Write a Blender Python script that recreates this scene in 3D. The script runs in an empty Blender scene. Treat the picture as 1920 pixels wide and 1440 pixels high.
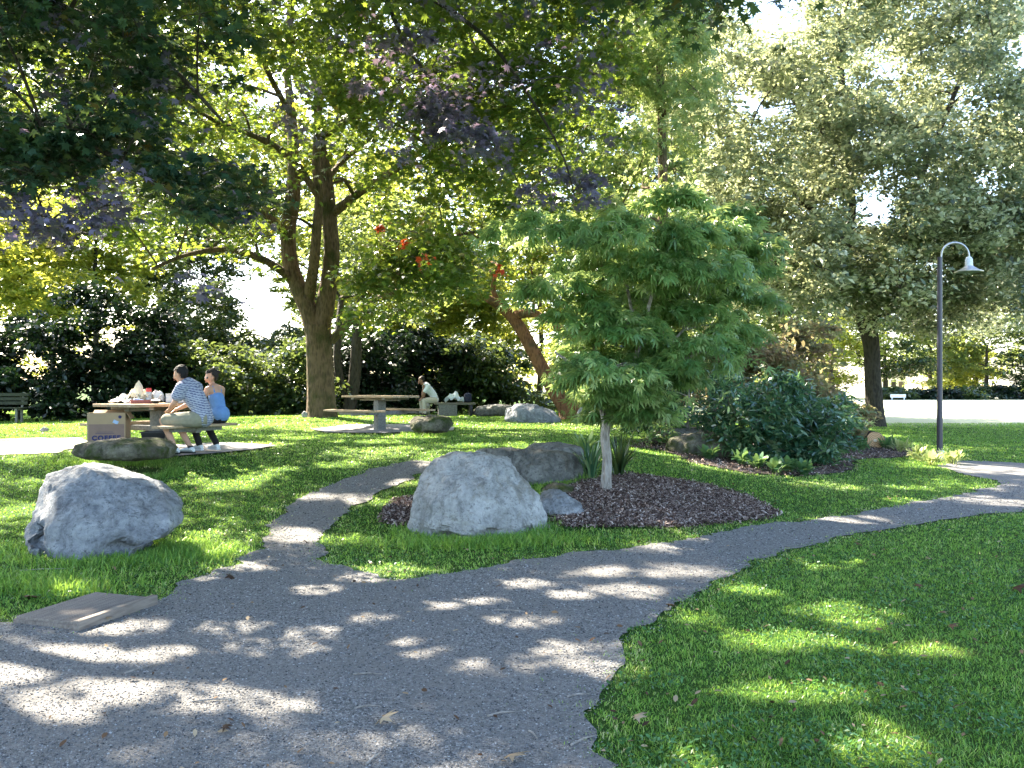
import bpy, bmesh, math, random
import numpy as np
from mathutils import Vector, Matrix, noise
from mathutils.geometry import delaunay_2d_cdt
rng = np.random.default_rng(11)
random.seed(5)
SC = bpy.context.scene
COL = SC.collection
# ------------------------------------------------------------------ camera
CAMZ, F = 1.6, 1600.0            # eye height; focal length in pixels of a 1920 px wide frame
cam = bpy.data.cameras.new("camera"); camo = bpy.data.objects.new("camera", cam); COL.objects.link(camo)
camo.location = (0, 0, CAMZ); camo.rotation_euler = (math.pi/2, 0, 0)
cam.lens = 30; cam.sensor_width = 36; cam.clip_end = 3000; cam.clip_start = 0.05
SC.camera = camo
# ------------------------------------------------------------------ light
SUN_EL, SUN_AZ = math.radians(42), math.radians(42)     # azimuth measured to the left of straight ahead
S = Vector((-math.sin(SUN_AZ)*math.cos(SUN_EL), math.cos(SUN_AZ)*math.cos(SUN_EL), math.sin(SUN_EL)))
w = bpy.data.worlds.new("World"); SC.world = w; w.use_nodes = True
sk = w.node_tree.nodes.new('ShaderNodeTexSky'); sk.sky_type = 'NISHITA'; sk.sun_disc = False
sk.sun_elevation = SUN_EL; sk.sun_rotation = -SUN_AZ; sk.air_density = 1.0; sk.dust_density = 1.5
w.node_tree.links.new(sk.outputs[0], w.node_tree.nodes['Background'].inputs[0])
w.node_tree.nodes['Background'].inputs[1].default_value = 0.10
sl = bpy.data.lights.new("sun", 'SUN'); slo = bpy.data.objects.new("sun", sl); COL.objects.link(slo)
sl.energy = 5.0; sl.angle = math.radians(0.53); sl.color = (1.0, 0.90, 0.74)
slo.rotation_euler = S.to_track_quat('Z', 'Y').to_euler(); slo.location = (-20, 30, 40)
SC.view_settings.view_transform = 'Standard'; SC.view_settings.look = 'None'
SC.view_settings.gamma = 1.0; SC.view_settings.exposure = 2.98
SC.cycles.max_bounces = 8; SC.cycles.transparent_max_bounces = 4

# ------------------------------------------------------------------ terrain
CP = [(-4,3,0),(0,3,0),(5,3,0),(-3,6,0),(0,6,0),(4,6,0),(-7,4,0),(8,8,0),(3,9,0),(0,8,0),(-3.8,7.6,.05),(-8,8,.12),(-2.2,8.6,.02),
 (4.2,10.4,0),(6.9,12.8,0),(10,14,0),(12,18,0),(9.2,18.3,.0),(14,30,0),(30,60,0),(0,-8,0),(12,0,0),(-14,0,0),(20,15,0),(20,30,0),
 (-5,13.8,.52),(-8,13.2,.50),(-11,16,.52),(-3,19.3,.54),(-4.9,24,.66),(0,24,.55),(0,31,.42),(4,24,.5),(-6,10.6,.27),(-3.2,10.6,.22),
 (-.4,9.1,.05),(1.1,10.5,.26),(-1.5,12.8,.40),(0.9,12.2,.42),(3.2,15,.38),(5.2,14.4,.14),(4,11.8,.1),(8.3,20,.16),(2.6,10.6,.06),
 (-14,24,.5),(-20,32,.4),(10,26,.08),(-30,10,.2),(-30,50,.2),(0,50,.2),(13,40,0),(40,40,0),(0,100,0),(60,110,0),(-60,100,0),(-5.6,8.6,.12)]
_P = np.array([(a, b) for a, b, c in CP], float); _Z = np.array([c for a, b, c in CP], float)
def _phi(d2): return np.sqrt(d2 + 1.2)
_A = _phi(((_P[:, None, :]-_P[None, :, :])**2).sum(-1)); _W = np.linalg.solve(_A + np.eye(len(_P))*1e-6, _Z)
def H(x, y):
    x = np.atleast_1d(np.asarray(x, float)); y = np.atleast_1d(np.asarray(y, float))
    out = np.zeros(x.shape)
    for i in range(len(_P)):
        out += _W[i]*_phi((x-_P[i, 0])**2 + (y-_P[i, 1])**2)
    r = np.sqrt(x*x + (y-20)**2); k = np.clip((90-r)/40, 0, 1)
    return out*k + .006*np.sin(x*1.9+.7*np.sin(y*1.3))*np.sin(y*1.7)*k
def h(x, y): return float(H(x, y)[0])
def G(u, v):
    """ground point seen at photo pixel (u, v)"""
    dx, dz = (u-960)/F, -(v-720)/F
    Y = 2.5; step = .1
    while Y < 400:
        if CAMZ + dz*Y <= h(dx*Y, Y): break
        step = max(.1, Y*.01); Y += step
    lo, hi = Y-step, Y
    for _ in range(18):
        m = (lo+hi)/2
        if CAMZ + dz*m <= h(dx*m, m): hi = m
        else: lo = m
    return Vector((dx*hi, hi, h(dx*hi, hi)))
def P(u, v, Y): return Vector(((u-960)/F*Y, Y, CAMZ-(v-720)/F*Y))

# ------------------------------------------------------------------ naming helpers
def tag(o, label=None, cat=None, group=None, kind=None):
    if label: o['label'] = label
    if cat: o['category'] = cat
    if group: o['group'] = group
    if kind: o['kind'] = kind
    return o
def empty(name, loc=(0, 0, 0), rz=0, label=None, cat=None, group=None):
    o = bpy.data.objects.new(name, None); COL.objects.link(o); o.location = loc; o.rotation_euler = (0, 0, rz)
    o.empty_display_size = .1
    return tag(o, label, cat, group)
def copy_tree(o, parent=None):
    c = o.copy(); COL.objects.link(c)
    if parent: c.parent = parent
    for ch in [q for q in bpy.data.objects if q.parent == o]: copy_tree(ch, c)
    return c
def link(name, me, mat, parent=None):
    o = bpy.data.objects.new(name, me); COL.objects.link(o)
    if mat and not me.materials: me.materials.append(mat)
    if parent: o.parent = parent
    return o
class MB:
    """collects boxes, tubes, lathes into one mesh"""
    def __init__(s): s.v = []; s.f = []
    def add(s, vs, fs):
        n = len(s.v); s.v += [tuple(p) for p in vs]; s.f += [tuple(i+n for i in f) for f in fs]; return s
    def box(s, c, d, rot=None, bev=0.0):
        x, y, z = [q/2 for q in d]; b = min(bev, x*.9, y*.9, z*.9)
        if b > 0:
            bm = bmesh.new(); bmesh.ops.create_cube(bm, size=1); bmesh.ops.scale(bm, vec=d, verts=bm.verts)
            bmesh.ops.bevel(bm, geom=bm.edges[:], offset=b, segments=2, affect='EDGES', profile=.5)
            bm.verts.index_update(); vs = [v.co.copy() for v in bm.verts]; fs = [[v.index for v in f.verts] for f in bm.faces]; bm.free()
        else:
            vs = [Vector((i*x, j*y, k*z)) for i in (-1, 1) for j in (-1, 1) for k in (-1, 1)]
            fs = [(0,1,3,2),(4,6,7,5),(0,4,5,1),(2,3,7,6),(0,2,6,4),(1,5,7,3)]
        if rot is not None: vs = [rot @ v for v in vs]
        return s.add([v+Vector(c) for v in vs], fs)
    def tube(s, pts, rad, n=8, caps=True):
        pts = [Vector(p) for p in pts]
        if not hasattr(rad, '__len__'): rad = [rad]*len(pts)
        vs = []; up = Vector((.13, .2, 1)).normalized(); a = None
        for i, p in enumerate(pts):
            t = (pts[min(i+1, len(pts)-1)]-pts[max(i-1, 0)]).normalized()
            if a is None:
                a = t.cross(up); a = a.normalized() if a.length > .05 else t.cross(Vector((1, 0, 0))).normalized()
            else:
                a = (a - t*a.dot(t)); a = a.normalized() if a.length > 1e-4 else t.orthogonal().normalized()
            b = t.cross(a)
            for k in range(n):
                an = 2*math.pi*k/n; vs.append(p + (a*math.cos(an)+b*math.sin(an))*rad[i])
        fs = [(i*n+k, i*n+(k+1) % n, (i+1)*n+(k+1) % n, (i+1)*n+k) for i in range(len(pts)-1) for k in range(n)]
        if caps: fs += [tuple(range(n))[::-1], tuple((len(pts)-1)*n+k for k in range(n))]
        return s.add(vs, fs)
    def lathe(s, prof, c=(0, 0, 0), n=24, cap=True):
        vs = [(c[0]+r*math.cos(2*math.pi*k/n), c[1]+r*math.sin(2*math.pi*k/n), c[2]+z) for r, z in prof for k in range(n)]
        fs = [(i*n+k, i*n+(k+1) % n, (i+1)*n+(k+1) % n, (i+1)*n+k) for i in range(len(prof)-1) for k in range(n)]
        if cap: fs += [tuple(range(n))[::-1], tuple((len(prof)-1)*n+k for k in range(n))]
        return s.add(vs, fs)
    def mesh(s, name, smooth=True):
        me = bpy.data.meshes.new(name); me.from_pydata(s.v, [], s.f); me.update()
        if smooth:
            me.polygons.foreach_set('use_smooth', [True]*len(me.polygons)); me.set_sharp_from_angle(angle=math.radians(40))
        return me
    def build(s, name, mat, parent=None, smooth=True): return link(name, s.mesh(name, smooth), mat, parent)
def np_mesh(name, V, nv, faces_per, attr=None, smooth=False):
    """V (N, nv, 3) copies of a template with faces_per (list of index tuples); attr (N,) random value per copy"""
    N = V.shape[0]; me = bpy.data.meshes.new(name)
    me.vertices.add(N*nv); me.vertices.foreach_set('co', V.reshape(-1).astype(np.float32))
    fl = [len(f) for f in faces_per]; loops = np.concatenate([np.array(f) for f in faces_per])
    L = (loops[None, :] + (np.arange(N)*nv)[:, None]).reshape(-1)
    me.loops.add(len(L)); me.loops.foreach_set('vertex_index', L.astype(np.int32))
    tot = np.tile(np.array(fl), N); st = np.concatenate([[0], np.cumsum(tot)[:-1]])
    me.polygons.add(len(tot)); me.polygons.foreach_set('loop_start', st.astype(np.int32)); me.polygons.foreach_set('loop_total', tot.astype(np.int32))
    if attr is not None:
        a = me.attributes.new('rnd', 'FLOAT', 'FACE'); a.data.foreach_set('value', np.repeat(attr, len(fl)).astype(np.float32))
    me.update(calc_edges=True)
    if smooth: me.polygons.foreach_set('use_smooth', np.ones(len(tot), bool))
    return me

# ------------------------------------------------------------------ materials
class NT:
    def __init__(s, name):
        s.m = bpy.data.materials.new(name); s.m.use_nodes = True; s.n = s.m.node_tree.nodes; s.l = s.m.node_tree.links
        s.b = s.n['Principled BSDF']; s.out = s.n['Material Output']
    def new(s, t, **k):
        q = s.n.new(t)
        for a, b in k.items():
            if a in q.inputs.keys() if hasattr(q.inputs, 'keys') else False: s.set(q.inputs[a], b)
            else: setattr(q, a, b)
        return q
    def set(s, inp, val):
        if isinstance(val, bpy.types.NodeSocket): s.l.new(val, inp)
        else: inp.default_value = val
    def coord(s, which='Object'): return s.new('ShaderNodeTexCoord').outputs[which]
    def noise(s, scale, detail=4, rough=.55, vec=None, dist=0):
        q = s.new('ShaderNodeTexNoise'); q.inputs['Scale'].default_value = scale; q.inputs['Detail'].default_value = detail
        q.inputs['Roughness'].default_value = rough; q.inputs['Distortion'].default_value = dist
        s.l.new(vec if vec is not None else s.coord(), q.inputs['Vector']); return q.outputs['Fac']
    def voro(s, scale, vec=None, feature='F1', out='Distance', rand=1):
        q = s.new('ShaderNodeTexVoronoi'); q.feature = feature; q.inputs['Scale'].default_value = scale; q.inputs['Randomness'].default_value = rand
        s.l.new(vec if vec is not None else s.coord(), q.inputs['Vector']); return q.outputs[out]
    def ramp(s, fac, stops, interp='LINEAR'):
        q = s.new('ShaderNodeValToRGB'); q.color_ramp.interpolation = interp; e = q.color_ramp.elements
        while len(e) < len(stops): e.new(.5)
        for i, (p, c) in enumerate(stops): e[i].position = p; e[i].color = (*c, 1) if len(c) == 3 else c
        s.l.new(fac, q.inputs[0]); return q.outputs['Color']
    def mix(s, fac, a, b, mode='MIX'):
        q = s.new('ShaderNodeMix'); q.data_type = 'RGBA'; q.blend_type = mode
        s.set(q.inputs[0], fac)
        for i, val in ((6, a), (7, b)):
            s.set(q.inputs[i], val if isinstance(val, bpy.types.NodeSocket) else (*val, 1)[:4])
        return q.outputs[2]
    def math(s, op, a, b=0.0):
        q = s.new('ShaderNodeMath'); q.operation = op; s.set(q.inputs[0], a); s.set(q.inputs[1], b); return q.outputs[0]
    def bump(s, height, strength=.5, dist=.02, normal=None):
        q = s.new('ShaderNodeBump'); q.inputs['Strength'].default_value = strength; q.inputs['Distance'].default_value = dist
        s.l.new(height, q.inputs['Height'])
        if normal is not None: s.l.new(normal, q.inputs['Normal'])
        return q.outputs['Normal']
    def done(s, color, rough=.8, normal=None, spec=None, metal=0):
        s.set(s.b.inputs['Base Color'], color if isinstance(color, bpy.types.NodeSocket) else (*color, 1)[:4])
        s.set(s.b.inputs['Roughness'], rough); s.b.inputs['Metallic'].default_value = metal
        if spec is not None: s.b.inputs['Specular IOR Level'].default_value = spec
        if normal is not None: s.l.new(normal, s.b.inputs['Normal'])
        return s.m
def plain(name, col, rough=.7, metal=0, var=.15, sc=30, spec=None):
    t = NT(name); n = t.noise(sc, 5)
    c = t.ramp(n, [(.3, tuple(q*(1-var) for q in col)), (.7, tuple(min(1, q*(1+var)) for q in col))])
    return t.done(c, rough, t.bump(n, .15, .005), spec, metal)
def leafmat(name, cols, trans=(.35, .5, .06), tf=.45, rough=.42, spec=.5):
    t = NT(name); a = t.new('ShaderNodeAttribute'); a.attribute_name = 'rnd'
    st = [(i/(len(cols)-1), c) for i, c in enumerate(cols)]
    c = t.ramp(a.outputs['Fac'], st)
    t.done(c, rough, spec=spec)
    tr = t.new('ShaderNodeBsdfTranslucent')
    tc = t.mix(.55, c, trans) if trans else c
    t.l.new(tc, tr.inputs['Color'])
    mx = t.new('ShaderNodeMixShader'); mx.inputs[0].default_value = tf
    t.l.new(t.b.outputs[0], mx.inputs[1]); t.l.new(tr.outputs[0], mx.inputs[2]); t.l.new(mx.outputs[0], t.out.inputs[0])
    return t.m
def barkmat(name, c1, c2, moss=None, sc=9):
    t = NT(name); mp = t.new('ShaderNodeMapping'); t.l.new(t.coord(), mp.inputs['Vector']); mp.inputs['Scale'].default_value = (1, 1, .28)
    n = t.noise(sc, 8, .65, mp.outputs[0], .6); v = t.voro(sc*2.2, mp.outputs[0])
    c = t.ramp(t.math('MULTIPLY', n, t.math('ADD', v, .55)), [(.15, c1), (.6, c2)])
    if moss:
        c = t.mix(t.ramp(t.noise(1.7, 5), [(.48, (0, 0, 0)), (.66, (1, 1, 1))]), c, moss)
    return t.done(c, .9, t.bump(t.math('ADD', n, v), .9, .05), .2)
M = {}
def ground_mat():
    t = NT('grass_ground'); o = t.coord()
    a = t.noise(.6, 4, .6, o); b = t.noise(9, 6, .7, o); c = t.noise(70, 3, .6, o)
    g = t.ramp(b, [(.25, (.012, .028, .006)), (.5, (.03, .075, .013)), (.75, (.06, .12, .02))])
    g2 = t.ramp(c, [(.3, (.02, .035, .008)), (.6, (.06, .13, .022)), (.8, (.12, .16, .04))])
    g = t.mix(.5, g, g2)
    g = t.mix(t.ramp(a, [(.5, (0, 0, 0)), (.75, (.5, .5, .5))]), g, (.11, .12, .035))
    sep = t.new('ShaderNodeSeparateXYZ'); t.l.new(o, sep.inputs[0])
    # the open meadow beyond the trees is mown; its full sun is painted as a pale tone
    m = t.math('ADD', t.math('SUBTRACT', sep.outputs['Y'], 32.5), t.math('MULTIPLY', t.noise(.35, 4, .6, o), 4.0))
    mx = t.math('MULTIPLY', t.ramp(t.math('MULTIPLY', m, .12), [(.1, (0, 0, 0)), (.5, (1, 1, 1))]), t.ramp(t.math('MULTIPLY', t.math('SUBTRACT', sep.outputs['X'], 4), .3), [(0, (0, 0, 0)), (1, (1, 1, 1))]))
    sun_pale = t.ramp(t.noise(6, 6, .7, o), [(.3, (.46, .47, .30)), (.7, (.62, .60, .42))])
    g = t.mix(mx, g, sun_pale)
    return t.done(g, .95, t.bump(t.math('ADD', b, c), .8, .03), .1)
def path_mat():
    t = NT('gravel'); o = t.coord()
    v1 = t.new('ShaderNodeTexVoronoi'); v1.inputs['Scale'].default_value = 88; t.l.new(o, v1.inputs['Vector'])
    v2 = t.new('ShaderNodeTexVoronoi'); v2.inputs['Scale'].default_value = 190; t.l.new(o, v2.inputs['Vector'])
    bw = t.new('ShaderNodeSeparateColor'); t.l.new(v1.outputs['Color'], bw.inputs[0])
    bw2 = t.new('ShaderNodeSeparateColor'); t.l.new(v2.outputs['Color'], bw2.inputs[0])
    k = t.math('ADD', t.math('MULTIPLY', bw.outputs[0], .55), t.math('MULTIPLY', bw2.outputs[0], .45))
    c = t.ramp(k, [(.15, (.06, .06, .06)), (.45, (.16, .158, .156)), (.7, (.26, .257, .252)), (.92, (.48, .475, .465))])
    dirt = t.ramp(t.noise(40, 5, .6, o), [(.3, (.15, .142, .134)), (.7, (.24, .23, .215))])
    f = t.ramp(t.noise(.8, 5, .6, o), [(.38, (.2, .2, .2)), (.6, (.85, .85, .85))])
    c = t.mix(f, c, dirt)
    hgt = t.math('ADD', t.math('SUBTRACT', 1.0, v1.outputs['Distance']), t.math('MULTIPLY', t.math('SUBTRACT', 1.0, v2.outputs['Distance']), .5))
    return t.done(c, .9, t.bump(hgt, .8, .012), .25)
def rock_mat(name, dark, mid, light, brown=(.2, .15, .09), bf=.3, moss=None, sc=1.0, mossup=False):
    t = NT(name); o = t.coord()
    a = t.noise(2.2*sc, 9, .62, o, .8); b = t.noise(16*sc, 8, .7, o); cr = t.voro(3.2*sc, None, 'DISTANCE_TO_EDGE')
    q = t.new('ShaderNodeVectorMath'); q.operation = 'ADD'; t.l.new(o, q.inputs[0])
    nz = t.new('ShaderNodeTexNoise'); nz.inputs['Scale'].default_value = 5*sc; t.l.new(o, nz.inputs['Vector'])
    ms = t.new('ShaderNodeVectorMath'); ms.operation = 'SCALE'; ms.inputs[3].default_value = .5; t.l.new(nz.outputs['Color'], ms.inputs[0]); t.l.new(ms.outputs[0], q.inputs[1])
    cv = t.new('ShaderNodeTexVoronoi'); cv.feature = 'DISTANCE_TO_EDGE'; cv.inputs['Scale'].default_value = 2.3*sc; t.l.new(q.outputs[0], cv.inputs['Vector'])
    crack = t.ramp(cv.outputs['Distance'], [(0, (0, 0, 0)), (.035, (1, 1, 1))])
    c = t.ramp(t.math('ADD', t.math('MULTIPLY', a, .6), t.math('MULTIPLY', b, .4)), [(.3, dark), (.5, mid), (.68, light)])
    c = t.mix(t.ramp(t.noise(3.4*sc, 7, .7, o, 1), [(.52, (0, 0, 0)), (.68, (bf, bf, bf))]), c, brown)
    stv = t.new('ShaderNodeMapping'); t.l.new(o, stv.inputs['Vector']); stv.inputs['Rotation'].default_value = (.3, .5, .2); stv.inputs['Scale'].default_value = (7*sc, 7*sc, 1.6*sc)
    c = t.mix(t.ramp(t.noise(1.3, 7, .7, stv.outputs[0], .6), [(.5, (0, 0, 0)), (.66, (.6, .6, .6))]), c, tuple(x*.8 for x in dark))
    c = t.mix(t.ramp(t.noise(24*sc, 5, .8, o), [(.54, (0, 0, 0)), (.64, (.7, .7, .7))]), c, tuple(x*.6 for x in dark))
    c = t.mix(t.ramp(t.noise(7*sc, 8, .75, o, .5), [(.55, (0, 0, 0)), (.62, (.55, .55, .55))]), c, tuple(x*.9 for x in dark))
    if moss: c = t.mix(t.ramp(t.noise(4*sc, 7, .7, o), [(.45, (0, 0, 0)), (.6, (1, 1, 1))]), c, moss)
    n1 = t.bump(crack, .25, .015); n2 = t.bump(t.math('ADD', a, t.math('MULTIPLY', b, .6)), 1.0, .10, n1)
    return t.done(c, .88, n2, .25)
def wood_mat(name, c1, c2, sc=6, ax=(1, 8, 8)):
    t = NT(name); mp = t.new('ShaderNodeMapping'); t.l.new(t.coord(), mp.inputs['Vector']); mp.inputs['Scale'].default_value = ax
    n = t.noise(sc, 6, .6, mp.outputs[0], .4)
    return t.done(t.ramp(n, [(.3, c1), (.7, c2)]), .8, t.bump(n, .4, .01), .25)
M['ground'] = ground_mat(); M['path'] = path_mat()
M['rock_blue'] = rock_mat('blue_grey_limestone', (.12, .13, .15), (.33, .345, .365), (.56, .57, .59), bf=.25)
M['rock_white'] = rock_mat('white_weathered_rock', (.20, .20, .195), (.46, .46, .45), (.68, .675, .66), (.22, .18, .11), .6)
M['rock_dark'] = rock_mat('dark_lichened_rock', (.06, .06, .058), (.20, .20, .19), (.42, .41, .38), (.16, .12, .08), .5)
M['rock_moss'] = rock_mat('mossy_rock', (.05, .045, .035), (.17, .155, .12), (.42, .38, .30), (.10, .09, .03), .5, (.05, .07, .015))
M['concrete'] = plain('concrete', (.26, .25, .25), .9, sc=12)
M['bench_wood'] = wood_mat('shaded_bench_wood', (.03, .035, .025), (.08, .085, .06))  # wood darkened to paint in the shade the bench stands in
M['conc_leg'] = plain('concrete_pedestal', (.21, .21, .19), .9, sc=25, var=.3)
M['wood_table'] = wood_mat('weathered_table_wood', (.28, .19, .11), (.55, .42, .28))
M['wood_grey'] = wood_mat('grey_wood', (.12, .11, .085), (.26, .25, .2))
M['step_wood'] = wood_mat('grooved_step', (.14, .115, .10), (.28, .24, .20))
M['card'] = plain('cardboard', (.40, .29, .18), .85, sc=8, var=.08)
M['card2'] = plain('cardboard_printed', (.25, .17, .14), .85, sc=8, var=.08)
M['blue_ink'] = plain('blue_ink', (.02, .025, .12), .7)
M['white'] = plain('white_paper', (.8, .8, .78), .7, var=.04)
M['cream'] = plain('cream_paper', (.75, .68, .5), .7, var=.08)
M['sky_lbl'] = plain('pale_blue_plastic', (.35, .5, .75), .4)
M['red'] = plain('red_plastic', (.6, .05, .04), .4)
M['black'] = plain('black_plastic', (.012, .012, .014), .45)
M['clear'] = plain('clear_bottle_plastic', (.45, .47, .47), .15)
M['skin'] = plain('skin', (.56, .31, .20), .55, sc=14, var=.08)
M['skin_dark'] = plain('skin_tan', (.30, .15, .09), .55, var=.08)
M['hair'] = plain('black_hair', (.006, .005, .005), .8, sc=90, var=.6)
M['hair_b'] = plain('brown_hair', (.02, .012, .009), .8, sc=90, var=.5)
M['khaki'] = plain('khaki_cotton', (.27, .26, .19), .9, sc=20, var=.12)
M['beige'] = plain('beige_cotton', (.55, .50, .42), .9, var=.1)
M['bluetop'] = plain('blue_jersey', (.15, .30, .60), .85, sc=10, var=.1)
M['leggings'] = plain('black_leggings', (.008, .008, .010), .8)
M['whiteshirt'] = plain('white_cotton', (.72, .76, .82), .85, sc=10, var=.08)
M['navy'] = plain('navy_cloth', (.015, .02, .05), .8)
M['shoe'] = plain('white_trainer', (.72, .75, .78), .6, var=.1)
M['sole'] = plain('dark_sole', (.03, .03, .03), .8)
M['lamp_paint'] = plain('dark_violet_post_paint', (.035, .034, .058), .35, 0, .1, spec=.6)
M['galv'] = plain('pale_galvanised_metal', (.45, .45, .46), .35, .8)
M['glass_w'] = plain('frosted_lamp_glass', (.7, .72, .75), .2)
M['chip'] = leafmat('bark_chip', [(.05, .035, .032), (.15, .10, .085), (.32, .24, .21), (.58, .50, .45)], None, .05, .9, .1)
M['pebble'] = leafmat('loose_stone', [(.03, .032, .037), (.11, .112, .12), (.20, .20, .205), (.44, .44, .44)], None, .03, .85, .25)
M['soil'] = plain('dark_soil', (.045, .03, .022), .95, sc=40, var=.5)
M['blade'] = leafmat('grass_blade', [(.035, .12, .02), (.08, .24, .035), (.17, .37, .06), (.36, .52, .10), (.68, .64, .34)], (.42, .60, .08), .42, .40, .5)
M['clover'] = leafmat('clover_leaf', [(.02, .075, .02), (.05, .15, .045), (.12, .27, .09)], (.18, .4, .06), .35, .4, .4)
M['litter'] = leafmat('dead_leaf', [(.05, .03, .02), (.13, .07, .04), (.28, .18, .10), (.45, .36, .24)], None, .2, .7, .2)
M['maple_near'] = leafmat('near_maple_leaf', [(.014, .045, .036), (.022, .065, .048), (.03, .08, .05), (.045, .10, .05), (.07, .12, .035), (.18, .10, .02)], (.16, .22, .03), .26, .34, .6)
M['maple_purple'] = leafmat('purple_maple_leaf', [(.04, .09, .075), (.11, .12, .17), (.18, .17, .29), (.26, .23, .40), (.09, .13, .11)], (.25, .14, .14), .28, .30, .8)  # violet stops paint the sky's sheen onto the purplish leaves
M['maple'] = leafmat('maple_leaf', [(.02, .060, .020), (.03, .085, .026), (.045, .12, .030), (.07, .15, .035), (.30, .12, .03)], (.48, .60, .05), .40, .32, .6)
M['small_maple'] = leafmat('threadleaf', [(.04, .12, .04), (.09, .22, .065), (.20, .36, .11), (.55, .64, .30)], (.60, .68, .20), .42, .34, .6)
M['feather'] = leafmat('feathery_leaf', [(.06, .13, .05), (.11, .22, .07), (.20, .32, .11), (.40, .42, .18)], (.65, .7, .2), .45, .35, .55)
M['oak'] = leafmat('glossy_small_leaf', [(.012, .032, .022), (.022, .055, .032), (.07, .12, .055), (.58, .60, .36), (.95, .90, .70)], (.85, .9, .45), .34, .20, 1.0)  # dark and near-white stops paint shaded and sunlit leaves
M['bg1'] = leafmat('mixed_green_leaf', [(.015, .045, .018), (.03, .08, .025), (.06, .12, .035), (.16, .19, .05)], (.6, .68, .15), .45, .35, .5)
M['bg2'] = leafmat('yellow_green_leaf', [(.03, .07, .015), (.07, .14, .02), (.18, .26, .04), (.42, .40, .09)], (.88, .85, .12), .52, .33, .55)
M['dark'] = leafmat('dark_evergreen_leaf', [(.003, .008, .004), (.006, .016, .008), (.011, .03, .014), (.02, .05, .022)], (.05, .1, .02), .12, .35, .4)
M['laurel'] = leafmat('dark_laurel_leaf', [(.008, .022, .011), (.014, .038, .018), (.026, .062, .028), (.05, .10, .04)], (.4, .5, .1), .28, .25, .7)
M['rhodo'] = leafmat('rhododendron_leaf', [(.010, .04, .03), (.022, .08, .05), (.045, .14, .075), (.14, .24, .11), (.3,.35,.2)], (.3, .5, .15), .28, .2, 1.0)
M['redbush'] = leafmat('bronze_leaf', [(.07, .07, .03), (.18, .11, .07), (.14, .20, .08), (.42, .36, .2)], (.65, .55, .25), .4, .4, .4)
M['hosta'] = leafmat('broad_garden_leaf', [(.03, .10, .05), (.05, .15, .06), (.10, .22, .08)], (.35, .5, .12), .35, .35, .5)
M['pale_plant'] = leafmat('pale_lime_leaf', [(.16, .24, .06), (.3, .38, .12), (.5, .5, .25)], (.7, .75, .25), .45, .4, .4)
M['bark'] = barkmat('maple_bark', (.035, .024, .015), (.17, .115, .07), (.06, .06, .02))
M['bark_dark'] = barkmat('dark_bark', (.018, .016, .013), (.075, .065, .05))
M['bark_red'] = barkmat('orange_brown_bark', (.05, .025, .015), (.28, .14, .07), (.09, .08, .045))
M['bark_pale'] = barkmat('pale_smooth_bark', (.16, .14, .12), (.42, .38, .34), None, 14)
M['twig'] = plain('twig', (.10, .07, .05), .9)

# ------------------------------------------------------------------ ground sheet
def gridlines(lo, a, b, hi, s1, s2):
    mid = np.arange(a, b+1e-6, s1); left = []; x = a; st = s1
    while x > lo: st *= 1.18; x -= st; left.append(x)
    right = []; x = mid[-1]; st = s1
    while x < hi: st *= 1.12; x += st; right.append(x)
    return np.concatenate([left[::-1], mid, right])
gx = gridlines(-900, -13, 13, 900, .22, 3); gy = gridlines(-60, 2.0, 27, 1500, .22, 3)
XX, YY = np.meshgrid(gx, gy); ZZ = H(XX.ravel(), YY.ravel())
nx, ny = len(gx), len(gy)
me = bpy.data.meshes.new('ground'); me.vertices.add(nx*ny)
me.vertices.foreach_set('co', np.stack([XX.ravel(), YY.ravel(), ZZ], 1).reshape(-1).astype(np.float32))
ii, jj = np.meshgrid(np.arange(nx-1), np.arange(ny-1)); b0 = (jj*nx+ii).ravel()
lp = np.stack([b0, b0+1, b0+nx+1, b0+nx], 1).reshape(-1)
me.loops.add(len(lp)); me.loops.foreach_set('vertex_index', lp.astype(np.int32)); me.polygons.add(len(b0))
me.polygons.foreach_set('loop_start', (np.arange(len(b0))*4).astype(np.int32)); me.polygons.foreach_set('loop_total', np.full(len(b0), 4, np.int32))
me.update(calc_edges=True); me.polygons.foreach_set('use_smooth', np.ones(len(b0), bool))
tag(link('ground', me, M['ground']), kind='structure')

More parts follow.
